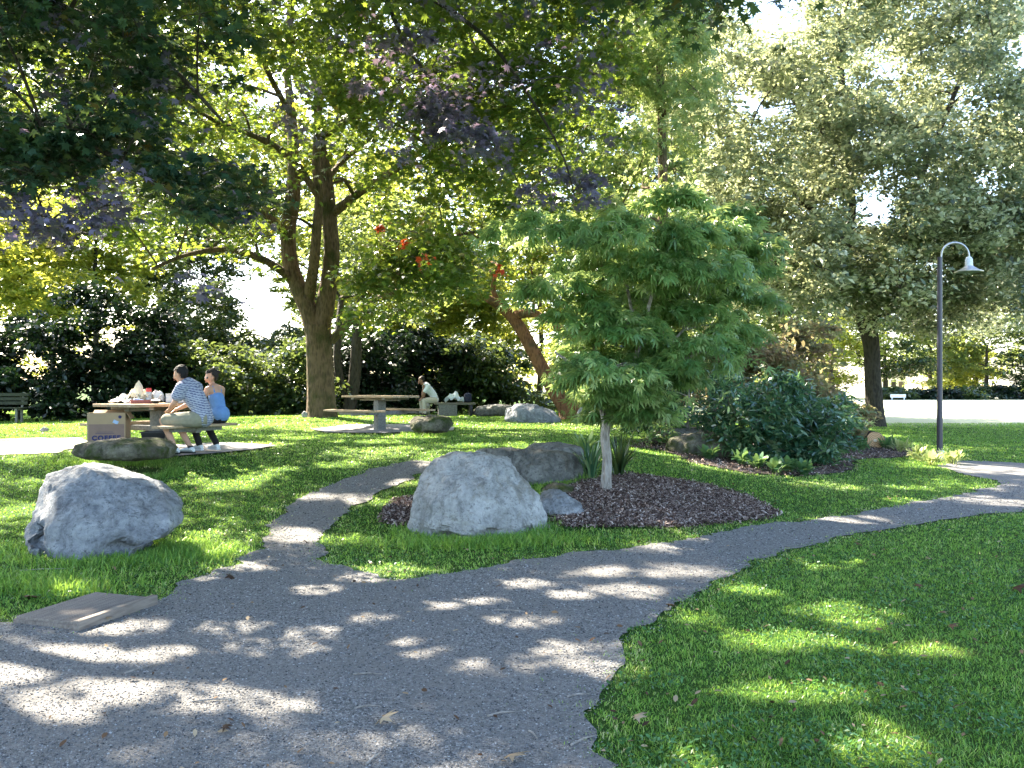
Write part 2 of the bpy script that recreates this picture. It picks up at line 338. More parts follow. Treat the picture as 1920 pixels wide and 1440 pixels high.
def inpoly(x, y, poly):
    x = np.asarray(x); y = np.asarray(y); r = np.zeros(x.shape, bool); n = len(poly)
    for i in range(n):
        x0, y0 = poly[i]; x1, y1 = poly[(i+1) % n]
        if y0 == y1: continue
        c = ((y0 > y) != (y1 > y)) & (x < (x1-x0)*(y-y0)/(y1-y0)+x0); r ^= c
    return r
def densify(pts, step, jit, wrap=True):
    out = []
    for i in range(len(pts) if wrap else len(pts)-1):
        a = Vector(pts[i]); b = Vector(pts[(i+1) % len(pts)]); n = max(1, int((b-a).length/step))
        for k in range(n):
            p = a.lerp(b, k/n); j = noise.noise(Vector((p.x*2.5, p.y*2.5, 3)))*jit + noise.noise(Vector((p.x*9, p.y*9, 7)))*jit*.6
            d = (b-a).normalized(); q = p + Vector((-d.y, d.x))*j; out.append((q.x, q.y))
    return out
def sheet(name, poly, dz, mat, step=.25, kind='structure', bump=0.0):
    xs = [p[0] for p in poly]; ys = [p[1] for p in poly]
    X, Y = np.meshgrid(np.arange(min(xs), max(xs), step), np.arange(min(ys), max(ys), step)); X = X.ravel()+.01; Y = Y.ravel()+.01
    k = inpoly(X, Y, poly); pts = [Vector(p) for p in poly] + [Vector((a, b)) for a, b in zip(X[k], Y[k])]
    n = len(poly)
    vs, es, fs, *_ = delaunay_2d_cdt(pts, [(i, (i+1) % n) for i in range(n)], [], 1, 1e-5)
    zz = H([v.x for v in vs], [v.y for v in vs])
    me = bpy.data.meshes.new(name)
    me.from_pydata([(v.x, v.y, z+dz+(bump*noise.noise(Vector((v.x*1.5, v.y*1.5, 0))) if bump else 0)) for v, z in zip(vs, zz)], [], [tuple(f) for f in fs]); me.update()
    bm = bmesh.new(); bm.from_mesh(me); bmesh.ops.recalc_face_normals(bm, faces=bm.faces)
    if sum(f.normal.z for f in bm.faces) < 0: bmesh.ops.reverse_faces(bm, faces=bm.faces)
    bm.to_mesh(me); bm.free(); me.polygons.foreach_set('use_smooth', [True]*len(me.polygons))
    return tag(link(name, me, mat), kind=kind)
def gp(l): return [tuple(G(u, v)[:2]) for u, v in l]
# gravel path: near sheet, the fork to the picnic tables and the far bend, one outline
path_px = [(1135,1439),(1108,1350),(1138,1262),(1195,1185),(1300,1112),(1420,1052),(1560,1012),(1700,987),(1850,966),(1990,950)]
path_px2 = [(1990,872),(1860,866),(1790,864),(1760,874),(1800,888),(1850,899),(1882,906),(1850,916),(1820,924),(1700,947),(1600,966),(1450,982),(1280,1016),(1100,1037),(960,1054),(850,1078),
  (750,1088),(660,1072),(605,1050),(608,1002),(640,966),(690,936),(760,902),(812,882),(835,868),(770,864),(700,880),(630,905),(560,940),(515,980),(490,1020),(450,1058),(350,1092),(285,1130),(200,1160),(0,1175)]
pa = gp(path_px); pb = gp(path_px2)
def openrun(pts, step, jit): return densify(pts, step, jit, False)
PATH = openrun([(1.6, -3)]+[(0.75, 1.0)]+pa, .07, .10) + [(16.5, 9.2), (19, 17.5)] + openrun(pb+[(-7.5, 4.6), (-9, -3)], .07, .12)
_c = [];
for p in PATH:
    if not _c or (abs(p[0]-_c[-1][0])+abs(p[1]-_c[-1][1])) > .02: _c.append(p)
PATH = _c
sheet('path', PATH, .012, M['path'])
MULCH = densify(gp([(1010,962),(1040,925),(1100,905),(1200,893),(1290,905),(1390,930),(1462,963),(1400,975),(1280,988),(1150,990),(1060,988)]), .1, .05)
MULCH2 = densify(gp([(715,960),(760,935),(800,940),(800,985),(760,990),(725,978)]), .1, .04)
MULCH3 = densify(gp([(1180,838),(1240,845),(1300,868),(1400,888),(1500,893),(1570,888),(1600,880),(1600,862),(1690,858),(1720,850),(1700,838),(1650,828),(1560,812),(1400,806),(1250,808)]), .12, .08)
M['sun_band'] = plain('pale_sunlit_band', (.50, .47, .36), .95, sc=9, var=.2)  # pale colour standing in for strong sun on a strip of grass
SUN_BAND = densify(gp([(-60,828),(60,822),(150,822),(175,830),(150,840),(110,850),(40,852),(-60,856)]), .15, .12)
sheet('sunlit_band', SUN_BAND, .012, M['sun_band'], .3)
mu = sheet('mulch_bed', MULCH, .014, M['soil'], .2, bump=.0)
sheet('mulch_bed', MULCH2, .014, M['soil'], .2); sheet('mulch_bed', MULCH3, .014, M['soil'], .25)
PAD1 = densify(gp([(250,846),(300,838),(430,832),(520,838),(480,845),(400,853),(330,858),(270,856)]), .3, .01)
PAD2 = densify(gp([(585,806),(650,798),(760,797),(852,803),(850,809),(720,814),(610,813)]), .3, .01)
sheet('concrete_pad', PAD1, .03, M['concrete'], .3); sheet('concrete_pad', PAD2, .03, M['concrete'], .3)

# ------------------------------------------------------------------ where the sun gets through the canopy
LIT = [(340,1300,170,22),(480,1322,140,18),(250,1292,80,14),(150,1235,120,18),(50,1262,80,22),(250,1182,90,12),(440,1180,75,13),(590,1192,70,12),(540,1216,130,16),
 (790,1220,80,14),(950,1256,110,12),(1085,1222,95,16),(1130,1252,70,12),(1000,1170,70,7),(1170,1112,60,13),(1140,1075,50,7),(700,1086,80,10),(600,1110,60,10),(830,1140,50,8),
 (900,1130,45,6),(450,1066,60,8),(1600,977,80,7),(1500,1005,60,5),(1290,1076,80,7),(1345,1011,60,5),(1660,982,70,5),(1850,940,100,7),(1910,948,80,5),(50,1400,90,14),(560,1000,60,5),(585,1012,50,5),
 (310,1232,60,10),(130,1330,60,8),(700,1165,60,7),(1250,1030,50,4),(980,1100,50,5),(1080,1120,40,5),(620,935,60,6),
 (1480,1202,120,18),(1420,1198,60,12),(1600,1157,95,22),(1500,1302,110,14),(1740,1216,70,13),(1500,1052,100,7),(1690,1037,70,6),(1290,1160,50,8),(1640,1400,60,10),(1420,1110,40,8),
 (380,1012,35,18),(420,1040,35,14),(70,838,130,12),(490,834,80,6),(250,872,100,8),(450,905,70,16),(500,880,60,6),(30,962,50,14),(60,900,50,6),(620,800,120,9),(720,850,150,12),(560,818,60,5),(830,862,60,12),
 (950,815,80,5),(900,798,60,5),(1010,800,80,5),(640,872,60,6),(330,880,70,6),(660,1012,50,9),(705,942,60,7),(780,905,60,5),(740,1068,60,6),(1400,882,140,7),(1560,912,90,6),
 (1230,848,80,6),(1320,996,70,5),(1700,940,70,5),(1800,877,120,10),(1890,884,90,10),(1740,864,50,6),(1080,800,60,8),(1000,835,60,8),(880,835,60,5),(1180,800,60,6),(1330,870,60,4),
 (540,795,60,5),(470,800,60,5),(1700,915,40,3),(390,1085,30,5),(180,1110,60,6),(760,820,80,3),(690,828,80,4)]
_L = []
for u, v, a, b in LIT:
    g = G(u, v); g2 = G(u, v-b); _L.append((g.x, g.y, a*.8*g.y/F, max(.12, min(2.6, .85*(g2.y-g.y)))))
# the sunny top of the left boulder, the cardboard box side rock
def sunspot(p, rx, ry):
    """a sun patch on something standing at p: where its ray would reach the ground"""
    t_ = (p.z-h(p.x, p.y))/S.z; _L.append((p.x-S.x*t_, p.y-S.y*t_, rx, ry))
sunspot(P(150, 925, 8.2), .42, .34); sunspot(P(200, 950, 8.1), .40, .25)
for u_, v_, r_ in [(1400,440,.5),(1250,400,.4),(1110,430,.35),(1385,400,.45),(1290,370,.4),(1330,470,.35),(1190,425,.4),(1000,430,.35),(1440,470,.3),(1060,500,.25)]: sunspot(P(u_, v_, 10.3), r_, r_*.9)
for u_, v_ in [(340,730),(400,740)]: sunspot(P(u_, v_, 13), .18, .18)
_L = np.array(_L)
def litmask(p, soft=1.0):
    """p (N,3): True where a leaf would shade one of the sun patches"""
    z = np.zeros(len(p))
    for _ in range(2):
        t = (p[:, 2]-z)/S.z; gx_ = p[:, 0]-S.x*t; gy_ = p[:, 1]-S.y*t
        z = H(gx_, gy_)
    rr_ = np.random.default_rng(len(p)); u_ = rr_.random(len(p)); d = np.full(len(p), 9.0)
    wob = .28*np.sin(gx_*5.1+2*np.sin(gy_*3.7))*np.sin(gy_*6.3+1.5*np.sin(gx_*4.1))
    for x, y, a, b in _L: d = np.minimum(d, ((gx_-x)/(a+.07))**2+((gy_-y)/(b+.07))**2)
    d = d*(1+1.6*wob)
    return ((d < .9) & (u_ < .96)) | ((d < 1.5) & (u_ < .6)) | ((d < 2.4) & (u_ < .25))

# ------------------------------------------------------------------ foliage
def T_maple():
    o = []
    for an, r in [(-90,.12),(-62,.55),(-35,.30),(-5,.85),(22,.42),(48,.62),(62,.98),(74,.50),(90,1.12)]:
        o.append((math.cos(math.radians(an))*r, math.sin(math.radians(an))*r))
    pts = o + [(-x, y) for x, y in o[1:-1]][::-1]
    v = np.array([(x*.5, y*.5+.1, -.22*abs(x)**1.3-.08*y*y) for x, y in pts]); return v, [tuple(range(len(pts)))]
def T_quad(wd=.5, fold=.1):
    return np.array([(0, -.5, 0), (wd*.5, .0, fold), (0, .5, -.05), (-wd*.5, 0, fold)]), [(0, 1, 2, 3)]
def T_hex(wd=.5):
    return np.array([(0,-.5,0),(wd*.38,-.2,.03),(wd*.4,.15,.03),(0,.5,-.06),(-wd*.4,.15,.03),(-wd*.38,-.2,.03)]), [(0,1,2,3,4,5)]
def T_palm(n=5, wd=.19, spread=140):
    v = []; f = []
    for i in range(n):
        a = math.radians(90+(-.5+i/(n-1))*spread); d = np.array((math.cos(a), math.sin(a))); q = np.array((-d[1], d[0]))*wd*.5
        L = .55+.45*math.sin(math.pi*i/(n-1)); b = len(v)
        for s, k, z in ((.0, 0, 0), (.5*L, 1, -.03), (1.0*L, 0, -.32*L), (.5*L, -1, -.03)): v.append((*(d*s+q*k), z))
        f.append((b, b+1, b+2, b+3))
    return np.array(v), f
TPL = {'maple': T_maple(), 'quad': T_quad(), 'oval': T_hex(.55), 'long': T_hex(.32), 'palm': T_palm(), 'needle': T_quad(.3, .03), 'blob': T_quad(.8, .15)}
def rot_leaves(pos, out, size, up, droop, tpl, rr):
    """pos (N,3), out (N,3) outward direction, size (N,)"""
    N = len(pos); n = rr.normal(0, 1, (N, 3)); n[:, 2] = np.abs(n[:, 2])+up; n /= np.linalg.norm(n, axis=1)[:, None]
    t = out + rr.normal(0, .5, (N, 3)); t[:, 2] -= droop; t -= n*(t*n).sum(1)[:, None]; t /= np.linalg.norm(t, axis=1)[:, None]+1e-9
    b = np.cross(n, t); T = TPL[tpl][0]
    V = pos[:, None, :] + size[:, None, None]*(T[None, :, 0, None]*b[:, None, :]+T[None, :, 1, None]*t[:, None, :]+T[None, :, 2, None]*n[:, None, :])
    return V
def foliage(name, mat, parent, sprays, k, r, size, tpl='maple', flat=.35, up=.8, droop=.35, seed=0, carve=True, tint=None, rvar=.35):
    """sprays: array (N, 6) centre + outward direction; k leaves in each"""
    rr = np.random.default_rng(seed); C = np.asarray(sprays)[:, :3]; D = np.asarray(sprays)[:, 3:6]
    N = len(C); rs = r*(1+rvar*rr.normal(0, 1, N)).clip(.4, 1.8)
    off = rr.normal(0, 1, (N, k, 3)); ln = np.linalg.norm(off, axis=2, keepdims=True); off *= (rr.random((N, k, 1))**.45)/ln
    off[:, :, 2] *= flat; off *= rs[:, None, None]
    off[:, :, 2] -= droop*.6*(off[:, :, 0]**2+off[:, :, 1]**2)/np.maximum(rs[:, None], .05)
    pos = (C[:, None, :]+off).reshape(-1, 3)
    o = off.copy(); o[:, :, 2] = 0; o /= np.linalg.norm(o, axis=2, keepdims=True)+1e-6; o = (o*.6+D[:, None, :]).reshape(-1, 3)
    base = rr.random(N); rv = (base[:, None]*.55+rr.random((N, k))*.45).reshape(-1)
    if tint is not None: rv = np.clip(rv+np.repeat(tint, k), 0, 1)
    if carve:
        keep = ~litmask(pos); pos = pos[keep]; o = o[keep]; rv = rv[keep]
    keep = pos[:, 2] > H(pos[:, 0], pos[:, 1])+.02; pos = pos[keep]; o = o[keep]; rv = rv[keep]
    sz = size*(.6+.8*rr.random(len(pos)))
    V = rot_leaves(pos, o, sz, up, droop, tpl, rr)
    return link(name, np_mesh(name, V, len(TPL[tpl][0]), TPL[tpl][1], rv), mat, parent)
def fill(poly, y0, y1, n, rpx, seed, squash=.75, ymin_h=.0, count=7, holes=(), shape=1.0):
    """puffs of foliage filling an outline seen at the distances y0..y1; returns spray array and puff centres.
    rpx is the puff radius in metres"""
    rr = np.random.default_rng(seed); us = [p[0] for p in poly]; vs = [p[1] for p in poly]; puffs = []; sp = []; tries = 0
    while len(puffs) < n and tries < n*60:
        tries += 1
        u = rr.uniform(min(us), max(us)); v = rr.uniform(min(vs), max(vs))
        if not inpoly(np.array([u]), np.array([v]), poly)[0]: continue
        if any(((u-a)/c)**2+((v-b)/d)**2 < 1 for a, b, c, d in holes): continue
        Y = rr.uniform(y0, y1); c = P(u, v, Y); g = h(c.x, c.y)
        if c.z < g+ymin_h: continue
        R = rpx*rr.uniform(.7, 1.25); puffs.append((c, R))
        for _ in range(count):
            d = rr.normal(0, 1, 3); d /= np.linalg.norm(d); rad = R*(.45+.55*rr.random())
            q = np.array(c)+d*rad*np.array((1, 1, squash))
            d[2] *= .5
            sp.append((*q, *d))
    return np.array(sp), puffs
def holes_filter(sp, holes):
    if not len(holes): return sp
    u = 960+F*sp[:, 0]/sp[:, 1]; v = 720-F*(sp[:, 2]-CAMZ)/sp[:, 1]; m = np.ones(len(sp), bool)
    for a, b, c, d in holes: m &= ((u-a)/c)**2+((v-b)/d)**2 > 1
    return sp[m]
def px_limb(pts):
    """[(u, v, Y, radius px)] -> points, radii"""
    return [P(u, v, Y) for u, v, Y, r in pts], [r*Y/F for u, v, Y, r in pts]
def smooth_path(pts, rad, sub=4, wob=.0, seed=0):
    out = []; ro = []; n = len(pts)
    for i in range(n-1):
        p0 = pts[max(0, i-1)]; p1 = pts[i]; p2 = pts[i+1]; p3 = pts[min(n-1, i+2)]
        for k in range(sub):
            t = k/sub; q = .5*((2*p1)+(p2-p0)*t+(2*p0-5*p1+4*p2-p3)*t*t+(3*p1-p0-3*p2+p3)*t**3)
            if wob: q = q+Vector((noise.noise(q*1.3+Vector((seed, 0, 0))), noise.noise(q*1.3+Vector((0, seed, 5))), 0))*wob
            out.append(q); ro.append(rad[i]*(1-t)+rad[i+1]*t)
    out.append(pts[-1]); ro.append(rad[-1]); return out, ro
def branches(name, mat, parent, limbs, puffs, sprays, tw=.012, seed=0, maxtw=900, rb=.05):
    """tubes: given limbs, then a bough from the nearest limb point to each puff and twigs to its sprays"""
    rr = random.Random(seed); mb = MB(); nodes = []
    for pts, rad in limbs:
        p, r = smooth_path(pts, rad, 4); mb.tube(p, r, 10 if max(r) > .12 else 7)
        nodes += [(q, s) for q, s in zip(p, r)]
    for c, R in puffs:
        best = min(nodes, key=lambda q: (q[0]-c).length + (.8 if q[0].z > c.z else 0))
        a = best[0]; L = (c-a).length
        mid = a.lerp(c, .5)+Vector((rr.uniform(-.08, .08)*L, rr.uniform(-.08, .08)*L, .10*L))
        r0 = min(best[1]*.6, rb+.006*L)
        p, r = smooth_path([a, mid, c], [r0, r0*.7, r0*.35], 4); mb.tube(p, r, 5, False)
        nodes += [(q, s) for q, s in list(zip(p, r))[3:]]
    if len(sprays):
        idx = list(range(len(sprays))); rr.shuffle(idx); cs = [c for c, R in puffs]; ca = np.array([tuple(c) for c in cs])
        for i in idx[:maxtw]:
            s = Vector(sprays[i][:3]); j = int(np.argmin(((ca-np.array(s))**2).sum(1))); a = cs[j]; L = (s-a).length
            mid = a.lerp(s, .55)+Vector((0, 0, .12*L)); mb.tube([a, mid, s], [tw, tw*.7, tw*.4], 3, False)
    return mb.build(name, mat, parent)

# ------------------------------------------------------------------ big maple behind the tables
def base(u, v): g = G(u, v); return g
tb = P(603, 779, 24); tb.z = h(tb.x, tb.y)
t = empty('maple_tree', tb, 0, 'large spreading maple with forked mossy trunk standing behind the picnic tables', 'tree'); t.location = (0, 0, 0)
Y0 = 24
L = [px_limb(x) for x in [
 [(603,790,Y0,36),(603,775,Y0,29),(602,740,Y0,26),(600,690,Y0,25),(598,640,Y0,24),(596,610,Y0,24)],
 [(594,640,Y0,18),(580,585,Y0,17),(562,545,Y0,16),(546,500,Y0,15),(540,440,Y0,14),(549,370,Y0,14),(552,300,Y0+.3,12),(546,215,Y0+.6,9),(538,120,Y0+1,6),(545,20,Y0+1,3)],
 [(578,560,Y0,12),(588,500,Y0-.4,10),(594,430,Y0-.6,9),(598,370,Y0-.6,8),(592,300,Y0-.6,7),(600,200,Y0-1,5),(620,100,Y0-2,3)],
 [(600,625,Y0,18),(612,560,Y0,17),(622,480,Y0,15),(617,400,Y0,14),(611,330,Y0,12),(600,260,Y0,9),(594,180,Y0,6),(600,60,Y0,3)],
 [(548,525,Y0,9),(500,490,Y0-1,7),(430,468,Y0-2.5,6),(350,478,Y0-4,4),(285,505,Y0-5,3)],
 [(538,435,Y0,9),(490,398,Y0-1,8),(440,368,Y0-2,7),(350,318,Y0-4,5),(270,272,Y0-5.5,4),(150,240,Y0-7,3)],
 [(598,372,Y0-.6,6),(575,335,Y0-.8,7),(550,300,Y0-1,8),(510,272,Y0-1.6,7),(470,252,Y0-2.4,5),(400,225,Y0-4,4),(330,180,Y0-5,3)],
 [(622,402,Y0,9),(680,356,Y0-.8,8),(738,320,Y0-2,7),(800,272,Y0-4,5),(880,200,Y0-6,3)],
 [(626,530,Y0,7),(690,515,Y0-.6,5),(750,470,Y0-1.5,4),(860,440,Y0-3,3),(960,430,Y0-4,2.5)],
 [(622,640,Y0,8),(660,600,Y0-.3,7),(700,565,Y0-.7,6),(746,545,Y0-1,6)],
 [(613,335,Y0,6),(650,295,Y0+.6,5),(690,262,Y0+1,4),(760,160,Y0,3)],
 [(540,350,Y0,5),(500,372,Y0+.5,4),(470,352,Y0+.8,3)],
 [(545,215,Y0+.6,6),(500,130,Y0-2,5),(450,0,Y0-6,4),(420,-140,Y0-9,3)],
 [(594,180,Y0,6),(700,40,Y0-3,6),(860,-120,Y0-7,5),(1000,-300,Y0-9,4)],
 [(600,260,Y0,7),(720,180,Y0-2,6),(860,120,Y0-4,5),(1000,120,Y0-5,4),(1120,140,Y0-5,3)],
 [(700,40,Y0-3,5),(700,-300,Y0-8,5),(640,-620,Y0-11,4)],
]]
crownB = [(150,-60),(1180,-60),(1165,120),(1150,260),(1080,400),(1010,470),(900,545),(800,560),(700,540),(640,420),(560,470),(470,440),(330,470),(170,420),(130,200)]
holeB = [(465,545,42,42),(500,590,42,52),(600,420,90,130),(930,440,30,30),(640,430,60,60),(985,640,75,85),(950,560,40,40)]
spB, pfB = fill(crownB, 16, 29, 235, 1.15, 3, .6, 2, 9, [(460,560,40,40)])
spB2, pfB2 = fill([(60,-60),(1250,-60),(1100,-560),(300,-620),(0,-400)], 11, 27, 170, 1.5, 4, .6, 2, 8)
low, pfl = fill([(640,430),(860,440),(880,560),(800,600),(660,600)], 19, 24, 26, .8, 6, .5, 1, 8)
spB = holes_filter(np.concatenate([spB, low]), holeB)
t_big = t
tr = branches('trunk', M['bark'], t, L, pfB+pfl+pfB2[:70], spB, .014, 1, 1000, .05)
foliage('crown', M['maple'], t, np.concatenate([spB, spB2]), 39, .66, .185, 'maple', .35, .9, .5, 2)
# red autumn sprig near the right fork
rm_ = leafmat('red_maple_leaf', [(.5, .06, .02), (.75, .12, .03)], (.8, .15, .03), .4)
for i, (u, v) in enumerate([(712,425),(758,455),(800,482),(935,505)]):
    foliage('red_leaf_spray', rm_, t, np.array([(*P(u, v, 17.0), .3, 0, -.6)]), 22, .15, .15, 'maple', 1, .3, 1.0, 15+i, False)

# ------------------------------------------------------------------ near maple at the left, trunk just outside the frame
t = empty('maple_tree', (0, 0, 0), 0, 'near maple with low dark green and purple leaves hanging over the upper left', 'tree')
bx, by = -9.6, 10.5; bz = h(bx, by)
L = [([Vector((bx, by, bz-.2)), Vector((bx+.05, by, bz+1)), Vector((bx+.1, by-.1, bz+2.6)), Vector((bx+.4, by, bz+4.2)), Vector((bx+.8, by-.2, bz+6.5)), Vector((bx+1.2, by-.4, bz+9))], [.5, .36, .32, .28, .2, .1]),
 ([Vector((bx+.1, by-.1, bz+2.6)), Vector((bx+1.6, by-.4, bz+4.3)), P(0,245,10.2), P(150,265,9.8), P(300,350,9.6), P(420,440,9.8)], [.14, .10, .05, .035, .022, .012]),
 ([Vector((bx+.4, by, bz+4.2)), Vector((bx+2.4, by-.4, bz+6.2)), P(130,20,10), P(300,110,10), P(420,230,10)], [.16, .11, .05, .035, .015]),
 ([Vector((bx+.4, by, bz+4.2)), Vector((-6, 9, 8.2)), Vector((-2.5, 9.5, 9.2)), Vector((1.5, 10.5, 9.4))], [.2, .16, .1, .05]),
 ([Vector((bx+.1, by-.1, bz+3)), Vector((-8, 7, 6.2)), Vector((-6, 4.5, 8)), Vector((-3, 3, 9))], [.18, .14, .1, .05]),
 ([Vector((-6, 9, 8.2)), Vector((-3.5, 7, 9.4)), Vector((0, 6, 10))], [.12, .09, .04]),
 ([P(-180,150,10.4), P(-60,260,10.2), P(60,400,10), P(170,440,9.8)], [.06, .045, .03, .015])]
pa_, qa = fill([(-80,-120),(330,-120),(440,60),(330,190),(250,200),(120,160),(-80,240)], 9, 12, 64, .55, 21, .45, 0, 8)
pb_, qb = fill([(-60,210),(200,190),(330,230),(470,330),(480,400),(380,400),(260,340),(120,330),(-60,340)], 9, 11.5, 44, .42, 22, .42, 0, 8)
pc_, qc = fill([(-60,330),(180,340),(250,390),(200,440),(60,450),(-60,440)], 9, 10.5, 12, .35, 23, .42, 0, 8)
# canopy over the camera's left: above the frame
rr = np.random.default_rng(31); over = []; qo = []
for i in range(210):
    x = rr.uniform(-13, 3.8); y = rr.uniform(1.5, 15.5); z = rr.uniform(6.6, 10.5) - .05*(x+6)**2*.2
    if 720-F*(z-CAMZ)/max(y, .1) > -60 and y > 0: z = CAMZ+(780/F)*y+rr.uniform(.2, 1.5)
    qo.append((Vector((x, y, z)), 1.1))
    for _ in range(8):
        d = rr.normal(0, 1, 3); d /= np.linalg.norm(d); over.append((x+d[0]*1.1, y+d[1]*1.1, z+d[2]*.6, *d))
over = np.array(over)
branches('trunk', M['bark_dark'], t, L, qa+qb+qc+qo[::2], np.concatenate([pa_, pb_, pc_]), .008, 2, 700, .03)
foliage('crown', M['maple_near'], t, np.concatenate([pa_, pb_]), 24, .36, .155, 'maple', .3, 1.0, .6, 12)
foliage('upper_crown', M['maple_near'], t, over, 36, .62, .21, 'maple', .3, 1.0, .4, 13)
pd_ = np.array([(*(P(u, v, Y)), .3, -.2, -.5) for u, v, Y in [(345,520,9.6),(370,505,9.6),(395,530,9.7),(410,545,9.6),(380,545,9.5),(225,510,9.8),(300,60,10),(325,90,10),(315,120,9.8),(420,395,9.8),(450,390,9.9),(475,410,9.9),(110,420,9.4),(60,380,9.3),(20,440,9.2),(150,385,9.4)]])
rr = np.random.default_rng(98); pe_ = []
while len(pe_) < 46:
    u = rr.uniform(-20, 470); v = rr.uniform(0, 430)
    if v < .55*u-60 or v > 330+.3*u: continue
    pe_.append((*P(u, v, rr.uniform(9, 11)), .3, -.2, -.4))
foliage('purple_foliage', M['maple_purple'], t, np.concatenate([pc_, pd_, np.array(pe_)]), 12, .28, .15, 'maple', .4, 1.0, .7, 14)

# maple added outside the left edge to shade lawn round the left boulder
t = empty('maple_tree', (0, 0, 0), 0, 'dark green maple added for shade at the far left edge filling the upper left corner', 'tree')
rr = np.random.default_rng(91); ov = []; qv = []
while len(qv) < 205:
    x = rr.uniform(-19, -5.5); y = rr.uniform(11.5, 25); z = rr.uniform(6.2, 11.5)
    vv = 720-F*(z-CAMZ)/y; uu = 960+F*x/y
    if ((x+12.5)/7.5)**2+((y-18.5)/7.5)**2 > 1: continue
    if uu > -60 and (vv > 300-.35*uu or uu > 520): continue
    qv.append((Vector((x, y, z)), 1.1))
    for _ in range(7):
        d = rr.normal(0, 1, 3); d /= np.linalg.norm(d); ov.append((x+d[0]*1.1, y+d[1]*1.1, z+d[2]*.7, *d))
ov = np.array(ov); bx, by = -14.0, 18.0; bz = h(bx, by)
L = [([Vector((bx, by, bz-.2)), Vector((bx, by, bz+2)), Vector((bx+.4, by, bz+4.5)), Vector((bx+.6, by, bz+9))], [.42, .33, .28, .1]),
     ([Vector((bx+.4, by, bz+4.5)), Vector((bx+3, by-1, bz+7)), Vector((bx+6.5, by-2, bz+8.5))], [.2, .12, .04]), ([Vector((bx+.4, by, bz+4.5)), Vector((bx, by-3.5, bz+7)), Vector((bx+2, by-6, bz+8.5))], [.2, .12, .04])]
branches('trunk', M['bark_dark'], t, L, qv, ov, .01, 92, 300, .03)
foliage('crown', M['maple'], t, ov, 22, .6, .18, 'maple', .35, 1.0, .5, 93)

# purple-tinted boughs of the big maple
spp, qp = fill([(680,150),(740,60),(830,80),(880,150),(960,130),(985,175),(930,200),(905,280),(840,270),(760,190),(700,220),(650,190)], 12.4, 13.6, 26, .30, 41, .42, 0, 8)
spq, qq = fill([(1030,300),(1110,330),(1110,400),(1070,410),(1000,360)], 14, 15, 5, .3, 43, .5, 0, 6)
spd, qd = fill([(560,20),(740,-20),(1150,-10),(1160,200),(1080,330),(960,330),(880,230),(640,230),(520,160)], 15.5, 19, 56, .6, 44, .42, 0, 8)
L = [([P(540,120,25), P(560,-160,20), P(620,-240,16.5), P(700,-420,15)], [.1, .1, .09, .05]),
     ([P(620,-240,16.5), P(700,-60,15), P(770,100,14.4), P(860,200,14.2)], [.07, .05, .03, .012]),
     ([P(700,-60,15), P(900,60,15), P(1040,260,14.6), P(1080,380,14.5)], [.05, .035, .02, .01])]
branches('bough', M['bark_dark'], t_big, L, qp+qq+qd, np.concatenate([spp, spd]), .008, 3, 300, .02)
rr = np.random.default_rng(97); spx = []
while len(spx) < 60:
    u = rr.uniform(480, 1160); v = rr.uniform(-10, 330)
    if v > 330-.2*abs(u-900): continue
    spx.append((*P(u, v, rr.uniform(12.2, 15)), .3, -.2, -.4))
foliage('purple_foliage', M['maple_purple'], t_big, np.concatenate([spp, spq, np.array(spx)]), 16, .3, .16, 'maple', .35, 1.0, .7, 15)
foliage('front_foliage', M['maple'], t_big, spd, 20, .42, .15, 'maple', .35, 1.0, .6, 16)

# ------------------------------------------------------------------ generic trees
def tree(name, label, group, cat, leaf, bark, limbs, polys, size, tpl, k, r, seed, carve=True, up=.7, droop=.35, flat=.4, maxtw=350, count=7, squash=.7, holes=(), rb=.05, crown='crown', bare=False, tw=.012):
    t = empty(name, (0, 0, 0), 0, label, cat, group)
    sps = []; pfs = []
    for i, (poly, y0, y1, n, R) in enumerate(polys):
        s, p = fill(poly, y0, y1, n, R, seed*10+i, squash, .0, count, holes); sps.append(s); pfs += p
    sp = holes_filter(np.concatenate(sps), holes)
    foliage(crown, M[leaf], t, sp, k, r, size, tpl, flat, up, droop, seed, carve)
    branches('trunk' if cat == 'tree' else 'stem', M[bark], t, limbs, pfs, sp, tw, seed, maxtw, rb)
    return t
def stem(u, v, Y, r, top, lean=0, n=4, rtop=.4):
    """straightish trunk from the ground at column u, up to height top (m)"""
    g = P(u, v, Y); g.z = h(g.x, g.y)-.1; rs = random.Random(int(u*7+Y)); pts = [g]; rad = [r*1.25]
    for i in range(1, n+1):
        f = i/n; pts.append(g+Vector((lean*f+rs.uniform(-.1, .1)*top*.15, rs.uniform(-.1, .1)*top*.1, top*f))); rad.append(r*(1-(1-rtop)*f))
    return pts, rad

# right-hand large tree with small glossy leaves
YR = 32
L = [px_limb(x) for x in [
 [(1642,806,YR,22),(1640,770,YR,17),(1636,700,YR,15),(1634,650,YR,15),(1624,600,YR,18),(1618,575,YR,20)],
 [(1622,600,YR,13),(1604,555,YR,11),(1590,480,YR,10),(1596,390,YR,9),(1590,300,YR,8),(1580,180,YR-1,7),(1570,40,YR-1,5)],
 [(1628,600,YR,13),(1645,560,YR,11),(1660,500,YR,9),(1690,420,YR-1,7),(1740,300,YR-2,5),(1800,150,YR-2,4)],
 [(1596,470,YR,7),(1530,400,YR-2,6),(1440,320,YR-3,5),(1360,250,YR-4,3)],
 [(1655,520,YR,7),(1730,470,YR-1,5),(1820,430,YR-2,4),(1900,400,YR-2,3)],
 [(1590,300,YR,6),(1500,200,YR,5),(1420,100,YR,4)],[(1600,540,YR,6),(1540,520,YR+1,5),(1470,500,YR+2,3)]]]
